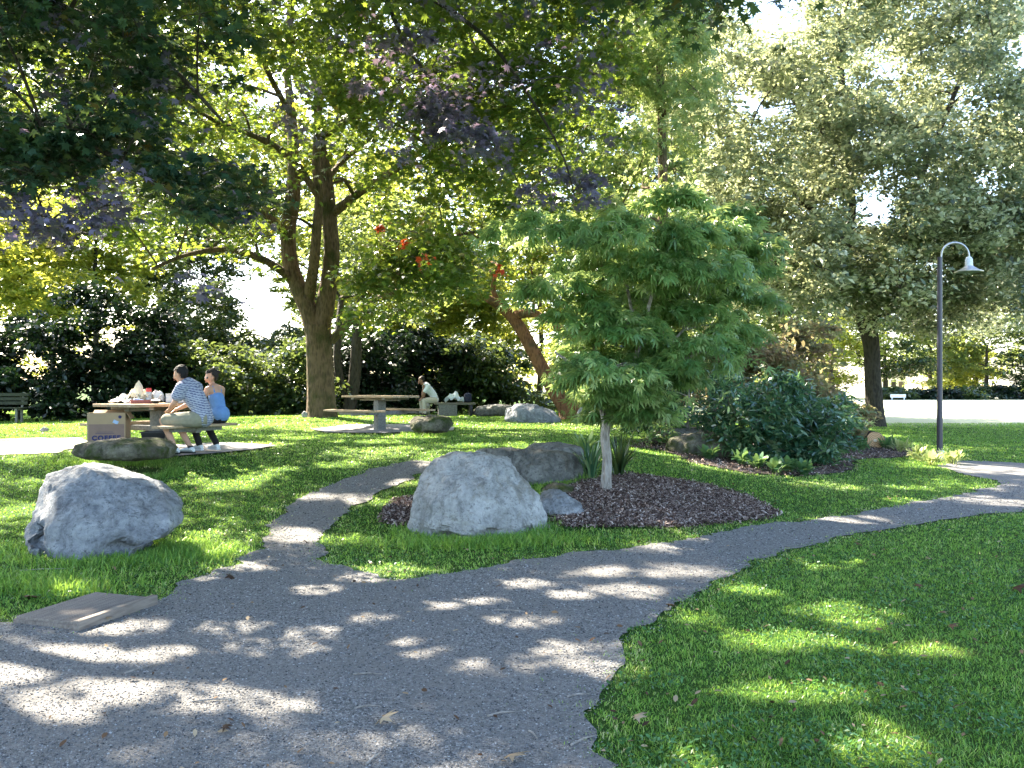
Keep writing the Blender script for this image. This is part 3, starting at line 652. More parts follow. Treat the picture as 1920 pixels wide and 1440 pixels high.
polyR = [(1230,190),(1290,60),(1480,-60),(1700,-120),(1880,-60),(1935,60),(1990,250),(1980,560),(1900,600),(1780,590),(1700,610),(1640,540),(1560,600),(1440,570),(1330,540),(1270,420),(1250,280)]
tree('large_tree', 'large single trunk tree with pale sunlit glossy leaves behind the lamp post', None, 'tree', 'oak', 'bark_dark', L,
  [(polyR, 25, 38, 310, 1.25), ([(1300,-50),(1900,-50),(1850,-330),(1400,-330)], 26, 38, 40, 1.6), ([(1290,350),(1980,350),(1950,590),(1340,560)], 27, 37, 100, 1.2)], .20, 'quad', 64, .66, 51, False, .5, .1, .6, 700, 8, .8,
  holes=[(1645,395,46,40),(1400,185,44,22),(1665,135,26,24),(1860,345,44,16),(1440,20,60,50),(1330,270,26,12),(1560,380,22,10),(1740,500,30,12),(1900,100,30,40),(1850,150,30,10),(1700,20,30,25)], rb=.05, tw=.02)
# tall feathery tree left of it
tree('feathery_tree', 'tall tree with feathery light green foliage rising behind the small weeping maple', None, 'tree', 'feather', 'bark', [stem(1235, 760, 23, .2, 11, 0)],
  [([(1140,-80),(1320,-80),(1330,40),(1300,180),(1270,330),(1290,450),(1180,470),(1100,440),(1140,330),(1160,200)], 20.5, 25, 70, .75)], .16, 'palm', 34, .45, 52, True, .5, .8, .5, 250)
tree('sapling_maple', 'young yellow green tree with sunlit crown at top centre against the sky', None, 'tree', 'bg2', 'bark', [stem(1215, 760, 34, .2, 17, 0)],
  [([(1150,-120),(1330,-120),(1330,0),(1280,120),(1170,130)], 31, 36, 26, 1.1)], .17, 'quad', 45, .6, 53, False)

# small weeping maple in the mulch
bm_ = G(1136, 921); YS = bm_.y
def q(u, v, dy, r): return (u, v, YS+dy, r)
L = [px_limb(x) for x in [
 [q(1136,928,0,14),q(1136,905,0,10.5),q(1138,860,0,9),q(1134,820,0,9),q(1138,790,0,9)],
 [q(1136,800,0,6),q(1128,760,0,5.5),q(1122,700,.1,4.5),q(1110,620,.2,4),q(1080,540,.3,3),q(1040,470,.3,2)],
 [q(1140,795,0,6),q(1152,770,0,5.5),q(1175,725,-.1,5),q(1195,660,-.1,4.5),q(1215,580,-.1,3.5),q(1240,490,0,2.5),q(1270,400,0,2)],
 [q(1160,750,0,3.5),q(1210,690,.3,3),q(1280,620,.6,2.2),q(1340,540,.7,1.6),q(1370,480,.7,1)],
 [q(1195,660,-.1,3.5),q(1180,560,.2,3),q(1160,470,.4,2.5)],[q(1125,740,0,3.5),q(1080,690,-.3,3),q(1040,660,-.4,2)],
 [q(1210,690,-.3,3),q(1290,670,-.2,2.5),q(1360,640,0,2)]]]
t = empty('small_maple_tree', (0, 0, 0), 0, 'small weeping green maple with pale slim trunk in the bark mulch beside the white boulder', 'tree')
# drooping tiers of foliage
tiers = [(1000,430,100,22),(1180,440,110,26),(1120,500,110,25),(1270,375,55,18),(1385,405,40,15),(1380,450,90,26),(1330,510,100,26),(1030,540,80,22),(1100,590,80,26),(1200,570,110,28),
 (1290,590,120,28),(1400,550,70,22),(1095,660,50,18),(1130,690,80,22),(1230,660,110,26),(1330,660,70,22),(1175,735,75,16),(1115,725,50,14),(1210,770,55,14),(1130,770,30,12),(1250,700,60,18),(1165,690,80,20),(1145,730,60,16),(1400,620,50,18),(1290,440,50,20),(1150,620,90,24),(1240,500,90,24),
 (1420,500,40,18),(1190,700,80,16),(960,425,40,14)]
sp = []; pf = []; rr = np.random.default_rng(61)
for u, v, a, b in tiers:
    u = 1205+(u-1205)*.90
    dy = rr.uniform(-1.1, 1.1); c = P(u, v, YS+dy); A = a*YS/F; B = b*YS/F; pf.append((c, A))
    for _ in range(int(9+a*.16)):
        an = rr.uniform(0, 2*math.pi); rad = math.sqrt(rr.random()); x = math.cos(an)*rad; y = math.sin(an)*rad
        sp.append((c.x+x*A, c.y+y*A*.8, c.z+B*1.5*(1-rad*rad)-B*.4+rr.normal(0, B*.35), x*1.1, y*1.1, -.5*rad))
sp = np.array(sp)
foliage('crown', M['small_maple'], t, sp, 31, .19, .125, 'palm', .34, .7, 1.0, 62, False)
branches('trunk', M['bark_pale'], t, L, pf, sp, .003, 63, 250, .008)

# leaning orange-barked tree
YL = 26
L = [px_limb(x) for x in [
 [(1068,784,YL,26),(1062,765,YL,17),(1035,725,YL,14),(1003,665,YL,13),(972,610,YL,12),(945,580,YL,10),(915,560,YL-1,7)],
 [(960,592,YL,9),(1000,588,YL-.5,8),(1040,610,YL-1,7),(1076,632,YL-1.3,7)],
 [(1075,778,YL,20),(1092,730,YL,19),(1108,680,YL,17),(1130,610,YL,15),(1150,520,YL,11),(1180,420,YL,7)],
 [(945,580,YL,6),(925,545,YL,5),(935,500,YL,4),(970,440,YL,3)]]]
tree('leaning_tree', 'leaning orange brown barked tree with forked trunk beside the far rocks', None, 'tree', 'bg1', 'bark_red', L,
  [([(880,430),(960,380),(1200,380),(1320,450),(1300,560),(1180,620),(1100,560),(960,540),(880,560)], 24, 29, 44, .9)], .16, 'oval', 34, .5, 54, True, holes=[(1010,610,75,45),(925,560,45,30)])
# tree behind the maple trunk
L = [px_limb(x) for x in [[(655,790,29,16),(655,765,29,13),(664,715,29,12),(668,660,29,11),(672,590,29,8),(690,500,29,5)], [(650,745,29,8),(638,715,29,8),(632,650,29,7),(640,560,30,5)]]]
tree('background_tree', 'dark trunked tree immediately behind the right side of the maple trunk', None, 'tree', 'bg1', 'bark_dark', L,
  [([(560,380),(760,360),(860,480),(800,600),(640,560),(560,500)], 28, 33, 34, 1.0)], .17, 'oval', 34, .55, 55, False, holes=[(500,590,36,40)])

# trees further back, one by one
BG = [
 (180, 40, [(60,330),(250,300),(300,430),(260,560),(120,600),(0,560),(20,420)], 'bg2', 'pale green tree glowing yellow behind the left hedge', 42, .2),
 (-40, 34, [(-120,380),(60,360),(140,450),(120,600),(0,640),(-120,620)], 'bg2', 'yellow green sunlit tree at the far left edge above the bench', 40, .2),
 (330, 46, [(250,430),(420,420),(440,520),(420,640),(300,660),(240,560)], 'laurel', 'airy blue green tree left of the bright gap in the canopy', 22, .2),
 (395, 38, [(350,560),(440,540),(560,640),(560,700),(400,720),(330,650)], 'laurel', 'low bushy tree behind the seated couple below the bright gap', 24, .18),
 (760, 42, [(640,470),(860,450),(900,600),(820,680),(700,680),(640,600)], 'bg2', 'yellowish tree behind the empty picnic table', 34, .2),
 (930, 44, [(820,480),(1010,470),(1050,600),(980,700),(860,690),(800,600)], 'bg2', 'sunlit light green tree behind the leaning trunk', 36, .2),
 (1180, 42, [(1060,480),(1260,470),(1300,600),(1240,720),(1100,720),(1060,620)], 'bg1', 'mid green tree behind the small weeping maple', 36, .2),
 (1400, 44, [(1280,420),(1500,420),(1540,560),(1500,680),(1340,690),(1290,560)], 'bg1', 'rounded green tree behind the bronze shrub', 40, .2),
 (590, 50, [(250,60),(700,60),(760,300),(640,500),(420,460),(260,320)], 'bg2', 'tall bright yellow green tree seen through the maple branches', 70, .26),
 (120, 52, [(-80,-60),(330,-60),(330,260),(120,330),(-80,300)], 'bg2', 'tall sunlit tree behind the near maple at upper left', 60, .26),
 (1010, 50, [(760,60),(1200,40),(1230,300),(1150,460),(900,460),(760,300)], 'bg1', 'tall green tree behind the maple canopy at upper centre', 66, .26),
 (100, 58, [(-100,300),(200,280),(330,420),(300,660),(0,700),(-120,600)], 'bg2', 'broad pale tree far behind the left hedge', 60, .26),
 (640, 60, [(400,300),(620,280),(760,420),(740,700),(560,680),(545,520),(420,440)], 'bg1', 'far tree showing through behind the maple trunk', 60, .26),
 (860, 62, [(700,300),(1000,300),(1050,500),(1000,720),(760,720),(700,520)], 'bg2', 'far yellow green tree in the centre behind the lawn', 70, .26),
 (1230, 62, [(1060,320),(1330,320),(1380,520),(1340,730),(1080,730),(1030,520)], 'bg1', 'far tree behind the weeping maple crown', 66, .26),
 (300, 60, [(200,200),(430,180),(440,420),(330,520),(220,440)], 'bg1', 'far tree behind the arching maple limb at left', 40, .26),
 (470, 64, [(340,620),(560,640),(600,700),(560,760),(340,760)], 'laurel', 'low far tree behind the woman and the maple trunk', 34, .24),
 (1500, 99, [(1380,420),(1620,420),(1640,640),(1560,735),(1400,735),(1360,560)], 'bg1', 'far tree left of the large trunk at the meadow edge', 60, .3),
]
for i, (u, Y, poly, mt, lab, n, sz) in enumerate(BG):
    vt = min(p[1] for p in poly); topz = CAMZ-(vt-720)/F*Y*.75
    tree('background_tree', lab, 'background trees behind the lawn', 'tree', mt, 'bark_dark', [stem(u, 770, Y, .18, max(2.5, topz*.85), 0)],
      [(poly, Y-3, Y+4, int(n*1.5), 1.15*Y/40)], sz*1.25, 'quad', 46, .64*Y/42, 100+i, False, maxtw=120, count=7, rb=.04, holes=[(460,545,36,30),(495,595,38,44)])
# far tree line past the meadow
FAR = [(1660,96,[(1620,590),(1720,575),(1740,640),(1735,700),(1640,705),(1610,650)],'laurel','dark round tree right beside the large trunk beyond the meadow'),
 (1745,100,[(1700,600),(1800,585),(1820,660),(1790,720),(1700,725),(1690,660)],'bg1','green tree directly behind the lamp post beyond the meadow'),
 (1850,98,[(1800,560),(1940,550),(1960,640),(1930,700),(1830,710),(1790,640)],'bg1','broad green tree at the right beyond the meadow'),
 (1830,104,[(1780,650),(1850,640),(1870,700),(1820,735),(1770,720)],'bg2','pale flowering shrub like tree beyond the meadow'),
 (1930,95,[(1890,600),(2010,590),(2030,700),(1980,735),(1900,735),(1880,680)],'laurel','dark tree at the far right edge beyond the meadow'),
 (1560,92,[(1500,600),(1640,590),(1650,700),(1560,740),(1480,720)],'bg2','light green tree left of the large trunk beyond the meadow'),
 (1380,90,[(1280,560),(1480,560),(1500,700),(1400,740),(1270,720)],'bg1','green tree beyond the meadow behind the shrub bed')]
for i, (u, Y, poly, mt, lab) in enumerate(FAR):
    tree('distant_tree', lab, 'trees beyond the meadow', 'tree', mt, 'bark_dark', [stem(u, 745, Y, .3, 6, 0)], [(poly, Y-3, Y+3, 26, 1.9)], .45, 'quad', 40, 1.3, 130+i, False, maxtw=30, count=7, rb=.1)
HD = [(1660,1720),(1716,1790),(1786,1850),(1846,1925),(1920,1990)]
for i, (a, b) in enumerate(HD):
    labs = ['low dark hedge beside the white board beyond the meadow','low hedge left of the lamp post line beyond the meadow','low hedge just right of the lamp post beyond the meadow','low dark hedge in front of the orange building','low hedge at the right edge of the meadow']
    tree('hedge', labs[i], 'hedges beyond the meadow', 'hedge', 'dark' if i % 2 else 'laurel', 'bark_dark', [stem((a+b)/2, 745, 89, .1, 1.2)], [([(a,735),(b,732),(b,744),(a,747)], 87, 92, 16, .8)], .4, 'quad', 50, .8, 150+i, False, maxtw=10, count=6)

# shrubs and hedge at the back of the lawn
SH = [
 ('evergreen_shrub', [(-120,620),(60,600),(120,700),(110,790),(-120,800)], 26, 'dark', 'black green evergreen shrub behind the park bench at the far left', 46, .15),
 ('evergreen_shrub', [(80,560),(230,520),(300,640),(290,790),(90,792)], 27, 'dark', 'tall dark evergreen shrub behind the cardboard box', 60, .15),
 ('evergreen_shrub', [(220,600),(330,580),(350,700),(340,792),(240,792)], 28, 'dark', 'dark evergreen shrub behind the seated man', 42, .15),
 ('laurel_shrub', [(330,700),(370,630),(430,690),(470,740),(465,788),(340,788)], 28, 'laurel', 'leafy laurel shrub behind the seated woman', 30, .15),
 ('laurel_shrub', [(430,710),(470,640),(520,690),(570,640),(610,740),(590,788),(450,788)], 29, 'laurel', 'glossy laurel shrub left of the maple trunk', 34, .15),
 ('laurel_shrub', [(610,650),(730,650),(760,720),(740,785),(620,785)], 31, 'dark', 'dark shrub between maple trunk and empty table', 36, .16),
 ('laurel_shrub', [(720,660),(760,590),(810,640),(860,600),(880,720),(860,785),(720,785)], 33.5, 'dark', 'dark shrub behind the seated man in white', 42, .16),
 ('laurel_shrub', [(840,640),(980,650),(1030,720),(1020,778),(850,780)], 34, 'laurel', 'glossy shrub left of the leaning trunk', 42, .17),
 ('laurel_shrub', [(1040,650),(1130,640),(1180,720),(1170,782),(1050,782)], 31, 'bg1', 'green shrub behind the fork of the leaning trunk', 30, .16),
 ('laurel_shrub', [(1130,640),(1260,620),(1290,720),(1280,790),(1140,790)], 26, 'laurel', 'dark shrub behind the trunk of the small weeping maple', 40, .15),
 ('bronze_shrub', [(1340,650),(1420,610),(1540,610),(1620,680),(1650,760),(1600,820),(1480,800),(1360,760)], 20, 'redbush', 'large bronze and green shrub left of the large tree trunk', 75, .11),
 ('bronze_shrub', [(1290,640),(1380,620),(1420,700),(1380,760),(1290,740)], 21, 'redbush', 'bronze twiggy shrub between weeping maple and rhododendron', 30, .11),
]
for i, (nm, poly, Y, mt, lab, n, sz) in enumerate(SH):
    u = sum(p[0] for p in poly)/len(poly)
    dpt = 1.3 if nm != 'bronze_shrub' else 1.0
    tree(nm, lab, 'shrubs along the back of the lawn' if nm != 'bronze_shrub' else 'bronze shrubs', 'shrub', mt, 'bark_dark', [stem(u-20, 780, Y, .05, 1.6), stem(u+25, 780, Y+.3, .05, 1.5)],
      [(poly, Y-dpt, Y+dpt, n, .55*Y/27)], sz*1.15, 'oval', 44, .42*Y/27, 160+i, nm == 'bronze_shrub', maxtw=90, count=7, rb=.02, crown='foliage', up=.4, tw=.008)
tree('rhododendron', 'big dark blue green broadleaf shrub at the edge of the shrub bed', None, 'shrub', 'rhodo', 'bark_dark', [stem(1430, 860, 15.6, .04, 1.3), stem(1480, 860, 15.4, .04, 1.2), stem(1520, 870, 15.2, .04, 1.0)],
  [([(1330,760),(1370,705),(1430,730),(1470,690),(1520,740),(1570,750),(1600,830),(1570,885),(1480,890),(1420,860),(1370,850),(1340,800)], 14.3, 16.4, 84, .27)], .14, 'long', 26, .25, 181, True, maxtw=200, count=7, rb=.015, crown='foliage', up=.5, droop=.5, tw=.006)
tree('rhododendron', 'grey green shrub with dead pale stems between weeping maple and dark broadleaf shrub', None, 'shrub', 'rhodo', 'bark_pale', [stem(1290, 820, 16.4, .035, 1.3), stem(1330, 820, 16.6, .04, 1.1)],
  [([(1180,740),(1260,680),(1360,690),(1370,760),(1330,800),(1240,810),(1180,800)], 15.8, 17.6, 48, .33)], .12, 'long', 20, .25, 182, True, maxtw=250, count=6, rb=.015, crown='foliage', up=.4, droop=.5, tw=.007)
tree('vine_maple', 'thin leafy shrub low between leaning trunk and pale slim maple trunk', None, 'shrub', 'small_maple', 'twig', [stem(1250, 830, 15.8, .02, .9)],
  [([(1150,780),(1200,760),(1250,790),(1250,830),(1170,830)], 15.2, 16.6, 20, .22)], .10, 'long', 20, .18, 183, True, maxtw=60, rb=.01, crown='foliage', tw=.004)

# ------------------------------------------------------------------ rocks
ROCKS = []
def rock(label, outline, Y, depth, mat, seed, lean=.35, sub=5, amp=.10, box=.62, name='boulder', group=None, strata=0.0, fine=.03, cuts=0, cav=.12, ledge=None):
    cu = sum(p[0] for p in outline)/len(outline); cv = sum(p[1] for p in outline)/len(outline)
    c = P(cu, cv, Y); pts = [((u-cu)*Y/F, -(v-cv)*Y/F) for u, v in outline]; n = len(pts)
    TH = np.linspace(-math.pi, math.pi, 181); RR = []
    for th in TH:
        dx, dz = math.cos(th), math.sin(th); best = .02
        for i in range(n):
            ax, az = pts[i]; bx, bz = pts[(i+1) % n]; ex, ez = bx-ax, bz-az; den = dx*ez-dz*ex
            if abs(den) < 1e-9: continue
            t_ = (ax*ez-az*ex)/den; s_ = (ax*dz-az*dx)/den
            if t_ > 0 and -1e-6 <= s_ <= 1+1e-6: best = max(best, t_)
        RR.append(best)
    bm = bmesh.new(); bmesh.ops.create_icosphere(bm, subdivisions=sub, radius=1)
    rm = sum(RR)/len(RR); o = Vector((seed*3.1, seed*1.7, seed))
    rc = random.Random(seed); CUT = []
    for _ in range(cuts):
        th = rc.uniform(-.6, math.pi+.6); fy = -rc.uniform(.9, 3.2); nn = Vector((math.cos(th), fy, math.sin(th))).normalized()
        CUT.append((nn, rc.uniform(.70, .88)))
    for v in bm.verts:
        d = v.co; rho = math.sqrt(d.x*d.x+d.z*d.z); th = math.atan2(d.z, d.x)
        r = float(np.interp(th, TH, RR)); s = rho**box
        p = Vector((r*s*math.cos(th), depth*math.copysign(abs(d.y)**.75, d.y), r*s*math.sin(th)))
        for nn, dd in CUT:
            sup = math.sqrt((nn.x*float(np.interp(math.atan2(nn.z, nn.x), TH, RR)))**2+(nn.z*float(np.interp(math.atan2(nn.z, nn.x), TH, RR)))**2+(nn.y*depth)**2)
            ex_ = p.dot(nn)-dd*sup
            if ex_ > 0: p = p-nn*ex_*.97
        if ledge and p.y < -.2*depth and rho < .93:
            zl = ledge[0]+ledge[1]*p.x+.035*noise.noise(p*5+o); f_ = max(0, min(1, (zl-p.z)/.05)); f_ = f_*f_*(3-2*f_)
            p.y += f_*ledge[2]*(1+.9*noise.noise(p*4+o))
        p.y += lean*p.z
        q_ = p/rm
        cell = noise.cell_vector(q_*1.6+o) if False else None
        vd, vp = noise.voronoi(q_*1.35+o)
        face = (vd[1]-vd[0])
        nz = noise.fractal(q_*1.6+o, .9, 2.1, 5)
        rg = noise.ridged_multi_fractal(q_*1.9+o*2, .9, 2.0, 5, 1.0, 2.0)-1.1
        k = amp*rm*(.8*nz + .22*rg - .35*max(0, .16-face)/.16)
        if strata: k += strata*rm*(abs(((p.z+p.x*.35+noise.noise(q_*1.5)*.12*rm)/rm*3.2) % 1-.5)-.25)
        cv_ = noise.fractal(q_*1.7+o*3, 1.0, 2.0, 3); k -= cav*rm*max(0, min(.45, cv_-.22))*(1.5 if p.z < 0 else .5)
        k += fine*rm*noise.fractal(q_*9+o, .8, 2.0, 4)
        dirn = Vector((p.x, p.y*.8, p.z)); dirn = dirn.normalized() if dirn.length > 1e-6 else d
        v.co = p + dirn*k
    me = bpy.data.meshes.new(name); bm.to_mesh(me); bm.free(); me.polygons.foreach_set('use_smooth', [True]*len(me.polygons))
    ob = link(name, me, M[mat]); ob.location = c; tag(ob, label, 'rock', group)
    ROCKS.append((c.x, c.y, max(abs(p[0]) for p in pts), depth)); return ob
def gy_(u, v, d): return G(u, v).y + d
rock('large blue grey pitted boulder at left with a sunlit sloping top', [(50,925),(62,895),(110,876),(160,885),(235,905),(290,930),(318,955),(328,985),(318,1002),(285,1012),(272,1045),(215,1052),(150,1064),(105,1035),(60,1008),(50,985)],
     gy_(190, 1050, .40), .48, 'rock_blue', 3, .8, 6, .07, .22, strata=.06, fine=.03, cuts=20, cav=.35, ledge=(-.09, -.12, .13))
rock('tall white weathered boulder in front of the slim maple trunk', [(765,985),(772,935),(790,890),(815,864),(850,852),(900,853),(955,862),(975,895),(1005,925),(1022,955),(1026,990),(1000,1003),(930,1008),(840,1003),(780,1000)],
     gy_(900, 1000, .36)-.15, .50, 'rock_white', 8, .45, 6, .06, .34, strata=.03, fine=.03, cuts=20, cav=.16, ledge=(-.27, .05, .07))
rock('long brown grey rock lying behind the white boulder', [(885,852),(895,842),(960,842),(1060,848),(1095,860),(1100,900),(1080,918),(1010,915),(960,900),(900,880)],
     11.3, .42, 'rock_dark', 12, .3, 5, .13, .35, strata=.08, cuts=6)
rock('flat dark rock slab resting behind the long rock', [(978,845),(1000,832),(1050,830),(1090,838),(1098,850),(1080,858),(1000,858)], 12.5, .4, 'rock_dark', 14, .3, 4, .1, .5)
rock('low jagged grey rock right of the white boulder', [(1005,935),(1030,918),(1060,925),(1090,945),(1100,962),(1070,975),(1020,982),(1000,965)], gy_(1050, 968, .2), .26, 'rock_blue', 17, .5, 5, .17, .6)
rock('flat layered rock partly buried in the mulch behind the jagged rock', [(1015,918),(1040,905),(1075,912),(1080,928),(1040,935),(1010,930)], gy_(1045, 930, .2), .22, 'rock_moss', 18, .5, 4, .15, .6)
rock('long low mossy rock in front of the cardboard box', [(143,850),(150,832),(180,826),(215,823),(270,821),(310,826),(326,838),(322,858),(260,862),(180,860)], 11.9, .4, 'rock_moss', 21, .4, 5, .13, .5)
rock('pitted cream boulder beside the pedestal of the empty table', [(770,790),(778,781),(810,779),(842,782),(850,795),(840,810),(790,812),(772,804)], 18.0, .4, 'rock_moss', 25, .4, 5, .14, .5)
rock('humped grey boulder with a dark hollow left of the leaning trunk', [(945,785),(952,765),(975,757),(1005,760),(1035,770),(1052,785),(1048,797),(1000,799),(955,795)], gy_(1000, 793, .7), .7, 'rock_blue', 27, .5, 5, .15, .55)
rock('low grey rock behind the humped boulder', [(885,775),(895,762),(930,758),(962,760),(965,778),(900,782)], 29, .6, 'rock_dark', 29, .4, 4, .12, .5)
rock('upright grey rock at the foot of the leaning trunk', [(1082,775),(1092,755),(1112,748),(1130,756),(1135,785),(1085,785)], 23.5, .5, 'rock_blue', 31, .3, 4, .1, .6)
rock('dark mossy rock in the shrub bed left of the rhododendron', [(1250,840),(1258,822),(1300,812),(1345,815),(1385,835),(1380,860),(1320,858),(1262,855)], 15.0, .4, 'rock_moss', 33, .4, 5, .14, .5)
rock('flat grey rock on top of the shrub bed behind the mossy rock', [(1240,815),(1260,804),(1310,803),(1330,812),(1300,820),(1250,822)], 15.9, .35, 'rock_dark', 35, .3, 4, .12, .5)
rock('small white stone standing at the left foot of the maple trunk', [(566,776),(570,770),(576,774),(576,783),(566,783)], 21.5, .06, 'rock_white', 37, 0, 3, .1, .7, name='stone')
rock('pale sandy block left of the man in white', [(784,772),(790,758),(800,752),(806,760),(806,776),(786,777)], 29.6, .22, 'rock_white', 39, .1, 4, .1, .5, name='stone')
rock('small grey stone in the grass near the far bench table at the left', [(76,806),(82,800),(90,803),(90,809),(78,810)], 16.5, .06, 'rock_white', 41, 0, 3, .1, .7, name='stone')

# ------------------------------------------------------------------ grooved step slab
c1, c2, c3, c4 = [G(u, v) for u, v in [(25,1168),(135,1190),(282,1140),(190,1118)]]
ux = (c3-c2); ux.z = 0; Lx = ux.length; ux.normalize(); cc = (c1+c2+c3+c4)/4; wy = ((c1-c2).length+(c4-c3).length)/2
st = empty('step_slab', (cc.x, cc.y, cc.z), math.atan2(ux.y, ux.x), 'grooved weathered grey step slab at the path edge below the left boulder', 'step')
mb = MB(); nb = 34
for i in range(nb): mb.box(((i+.5)/nb*Lx*.98-Lx*.49, 0, .045), (Lx/nb*.55*.98, wy*.86, .03), None, .004)
mb.box((0, 0, .01), (Lx, wy*.9, .06)); mb.build('tread', M['step_wood'], st)
mb = MB().box((0, -wy*.47, .03), (Lx*1.03, .05, .09), None, .008); mb.build('nosing', M['step_wood'], st)

# ------------------------------------------------------------------ picnic tables
def picnic_table(loc, rz, label, tl=1.8, tw_=.95, bl=1.45, off=.82, benches=(1, -1)):
    t = empty('picnic_table', loc, rz, label, 'picnic table', 'picnic tables on the lawn')
    mb = MB()
    for i in range(5): mb.box((0, (i-2)*tw_/5, .745), (tl, tw_/5-.008, .045), None, .006)
    mb.build('tabletop', M['wood_table'], t)
    MB().box((0, 0, .685), (tl*.72, .12, .07), None, .01).box((-tl*.3, 0, .7), (.09, tw_*.9, .045)).box((tl*.3, 0, .7), (.09, tw_*.9, .045)).build('frame', M['wood_grey'], t)
    MB().box((0, 0, .31), (.17, .24, .70), None, .02).build('pedestal', M['conc_leg'], t)
    for s in benches:
        mb = MB()
        for i in range(2): mb.box((0, s*off+(i-.5)*.155, .435), (bl, .148, .04), None, .006)
        b = mb.build('bench_seat', M['wood_table'], t)
        MB().box((0, s*off*.55, .37), (.10, off*1.05, .085), None, .01).box((0, s*off, .385), (.9, .1, .06)).build('bench_arm', M['conc_leg'], t)
    return t
g1 = h(-5.55, 13.42)+.03; g2 = h(-2.99, 19.3)+.03
T1 = (-5.55, 13.42); A1 = math.radians(60)
picnic_table((T1[0], T1[1], g1), A1, 'wooden picnic table with food and papers on top, couple seated at its right', 1.6, 1.0, 1.35, .86)
picnic_table((-2.99, 19.3, g2), math.radians(-40), 'empty wooden picnic table on a concrete pedestal right of the maple trunk', 1.75, .8, 1.75, .75)

# ------------------------------------------------------------------ park bench at the far left
bp = P(5, 795, 24.0); bz = h(bp.x, bp.y)
b = empty('park_bench', (bp.x-.3, bp.y, bz), math.radians(8), 'weathered slatted park bench against the dark shrubs at far left', 'bench')
mb = MB(); [mb.box((0, -.17+i*.11, .43), (1.7, .085, .035), None, .005) for i in range(4)]; mb.build('seat', M['bench_wood'], b)
mb = MB(); [mb.box((0, .22+i*.04, .56+i*.12), (1.7, .03, .095), Matrix.Rotation(-.3, 3, 'X'), .005) for i in range(3)]; mb.build('backrest', M['bench_wood'], b)
for s in (-.7, .7): MB().box((s, -.14, .2), (.06, .06, .42)).box((s, .2, .2), (.06, .06, .42)).box((s, .29, .63), (.05, .05, .5), Matrix.Rotation(-.3, 3, 'X')).box((s, 0, .39), (.06, .4, .05)).build('leg', M['conc_leg'], b)

# ------------------------------------------------------------------ things on and round the tables
TZ = g1+.77
def on1(lx, ly): return (T1[0]+lx*math.cos(A1)-ly*math.sin(A1), T1[1]+lx*math.sin(A1)+ly*math.cos(A1))
def crumple(name, label, cat, loc, dims, mat, seed, sub=12, fold=.35):
    vs = []; fs = []; n = sub
    for j in range(n+1):
        for i in range(n+1):
            x, y = i/n-.5, j/n-.5; z = abs(noise.noise(Vector((x*3+seed, y*3, seed))))*1.1+fold*(1-abs(x)*2)*(1-abs(y)*1.2)*(.7+.6*noise.noise(Vector((x*5, seed, y*5))))
            vs.append((x*dims[0]+noise.noise(Vector((y*4, seed, x)))*.06*dims[0], y*dims[1], z*dims[2]))
    fs = [(j*(n+1)+i, j*(n+1)+i+1, (j+1)*(n+1)+i+1, (j+1)*(n+1)+i) for j in range(n) for i in range(n)]
    o = MB().add(vs, fs).build(name, M[mat]); o.location = loc; m = o.modifiers.new('s', 'SOLIDIFY'); m.thickness = .004; m.offset = 1
    return tag(o, label, cat)
def at_px(u, v, Y): p = P(u, v, Y); return (p.x, p.y, TZ)
crumple('paper_bag', 'crumpled white paper at the left end of the laid picnic table', 'paper', at_px(232, 757, 13.3), (.34, .3, .14), 'white', 2.3)
crumple('newspaper', 'open cream paper standing in a peak on the laid picnic table', 'paper', at_px(258, 757, 13.4), (.42, .26, .26), 'cream', 5.1, fold=.75)
crumple('paper_wrap', 'folded white wrapper right of the red capped bottle', 'paper', at_px(292, 757, 13.5), (.26, .2, .22), 'white', 7.7, fold=.8)
b = empty('drink_bottle', at_px(279, 757, 13.35), 0, 'clear bottle with a red cap on the laid picnic table', 'bottle')
MB().lathe([(.035,0),(.045,.01),(.048,.06),(.042,.10),(.046,.13),(.044,.165),(.03,.19)]).build('bottle_body', M['clear'], b); MB().lathe([(.042,.18),(.043,.185),(.043,.225),(.038,.235)]).build('cap', M['red'], b)
b = empty('food_tray', at_px(264, 757, 13.1), .5, 'dark red food tray with pale blue packet in front of the cream paper', 'tray')
MB().box((0, 0, .015), (.30, .2, .03), None, .01).box((0, .1, .03), (.30, .015, .05)).box((0, -.1, .03), (.30, .015, .05)).build('tray', plain('dark_red_tray', (.22, .06, .05), .5), b)
MB().box((-.03, 0, .05), (.14, .1, .045), Matrix.Rotation(.2, 3, 'Y'), .012).build('packet', M['sky_lbl'], b)
b = empty('food_bowl', at_px(292, 757, 13.0), 0, 'small black bowl on the table next to the seated man', 'bowl')
MB().lathe([(.03,0),(.045,.004),(.062,.035),(.066,.045),(.060,.043),(.04,.012)], n=20).build('bowl', M['black'], b)
MB().lathe([(.066,.043),(.069,.048),(.05,.062),(.02,.07)], n=20).build('lid', M['white'], b)
b = empty('cool_box', at_px(330, 757, 13.6), math.radians(20), 'white box with blue end on the table behind the seated man', 'box')
MB().box((0, 0, .065), (.30, .2, .13), None, .012).build('box', M['white'], b); MB().box((-.155, 0, .06), (.012, .19, .11), None, .004).build('end_panel', M['navy'], b); MB().box((0, 0, .138), (.31, .21, .015), None, .005).build('lid', M['white'], b)
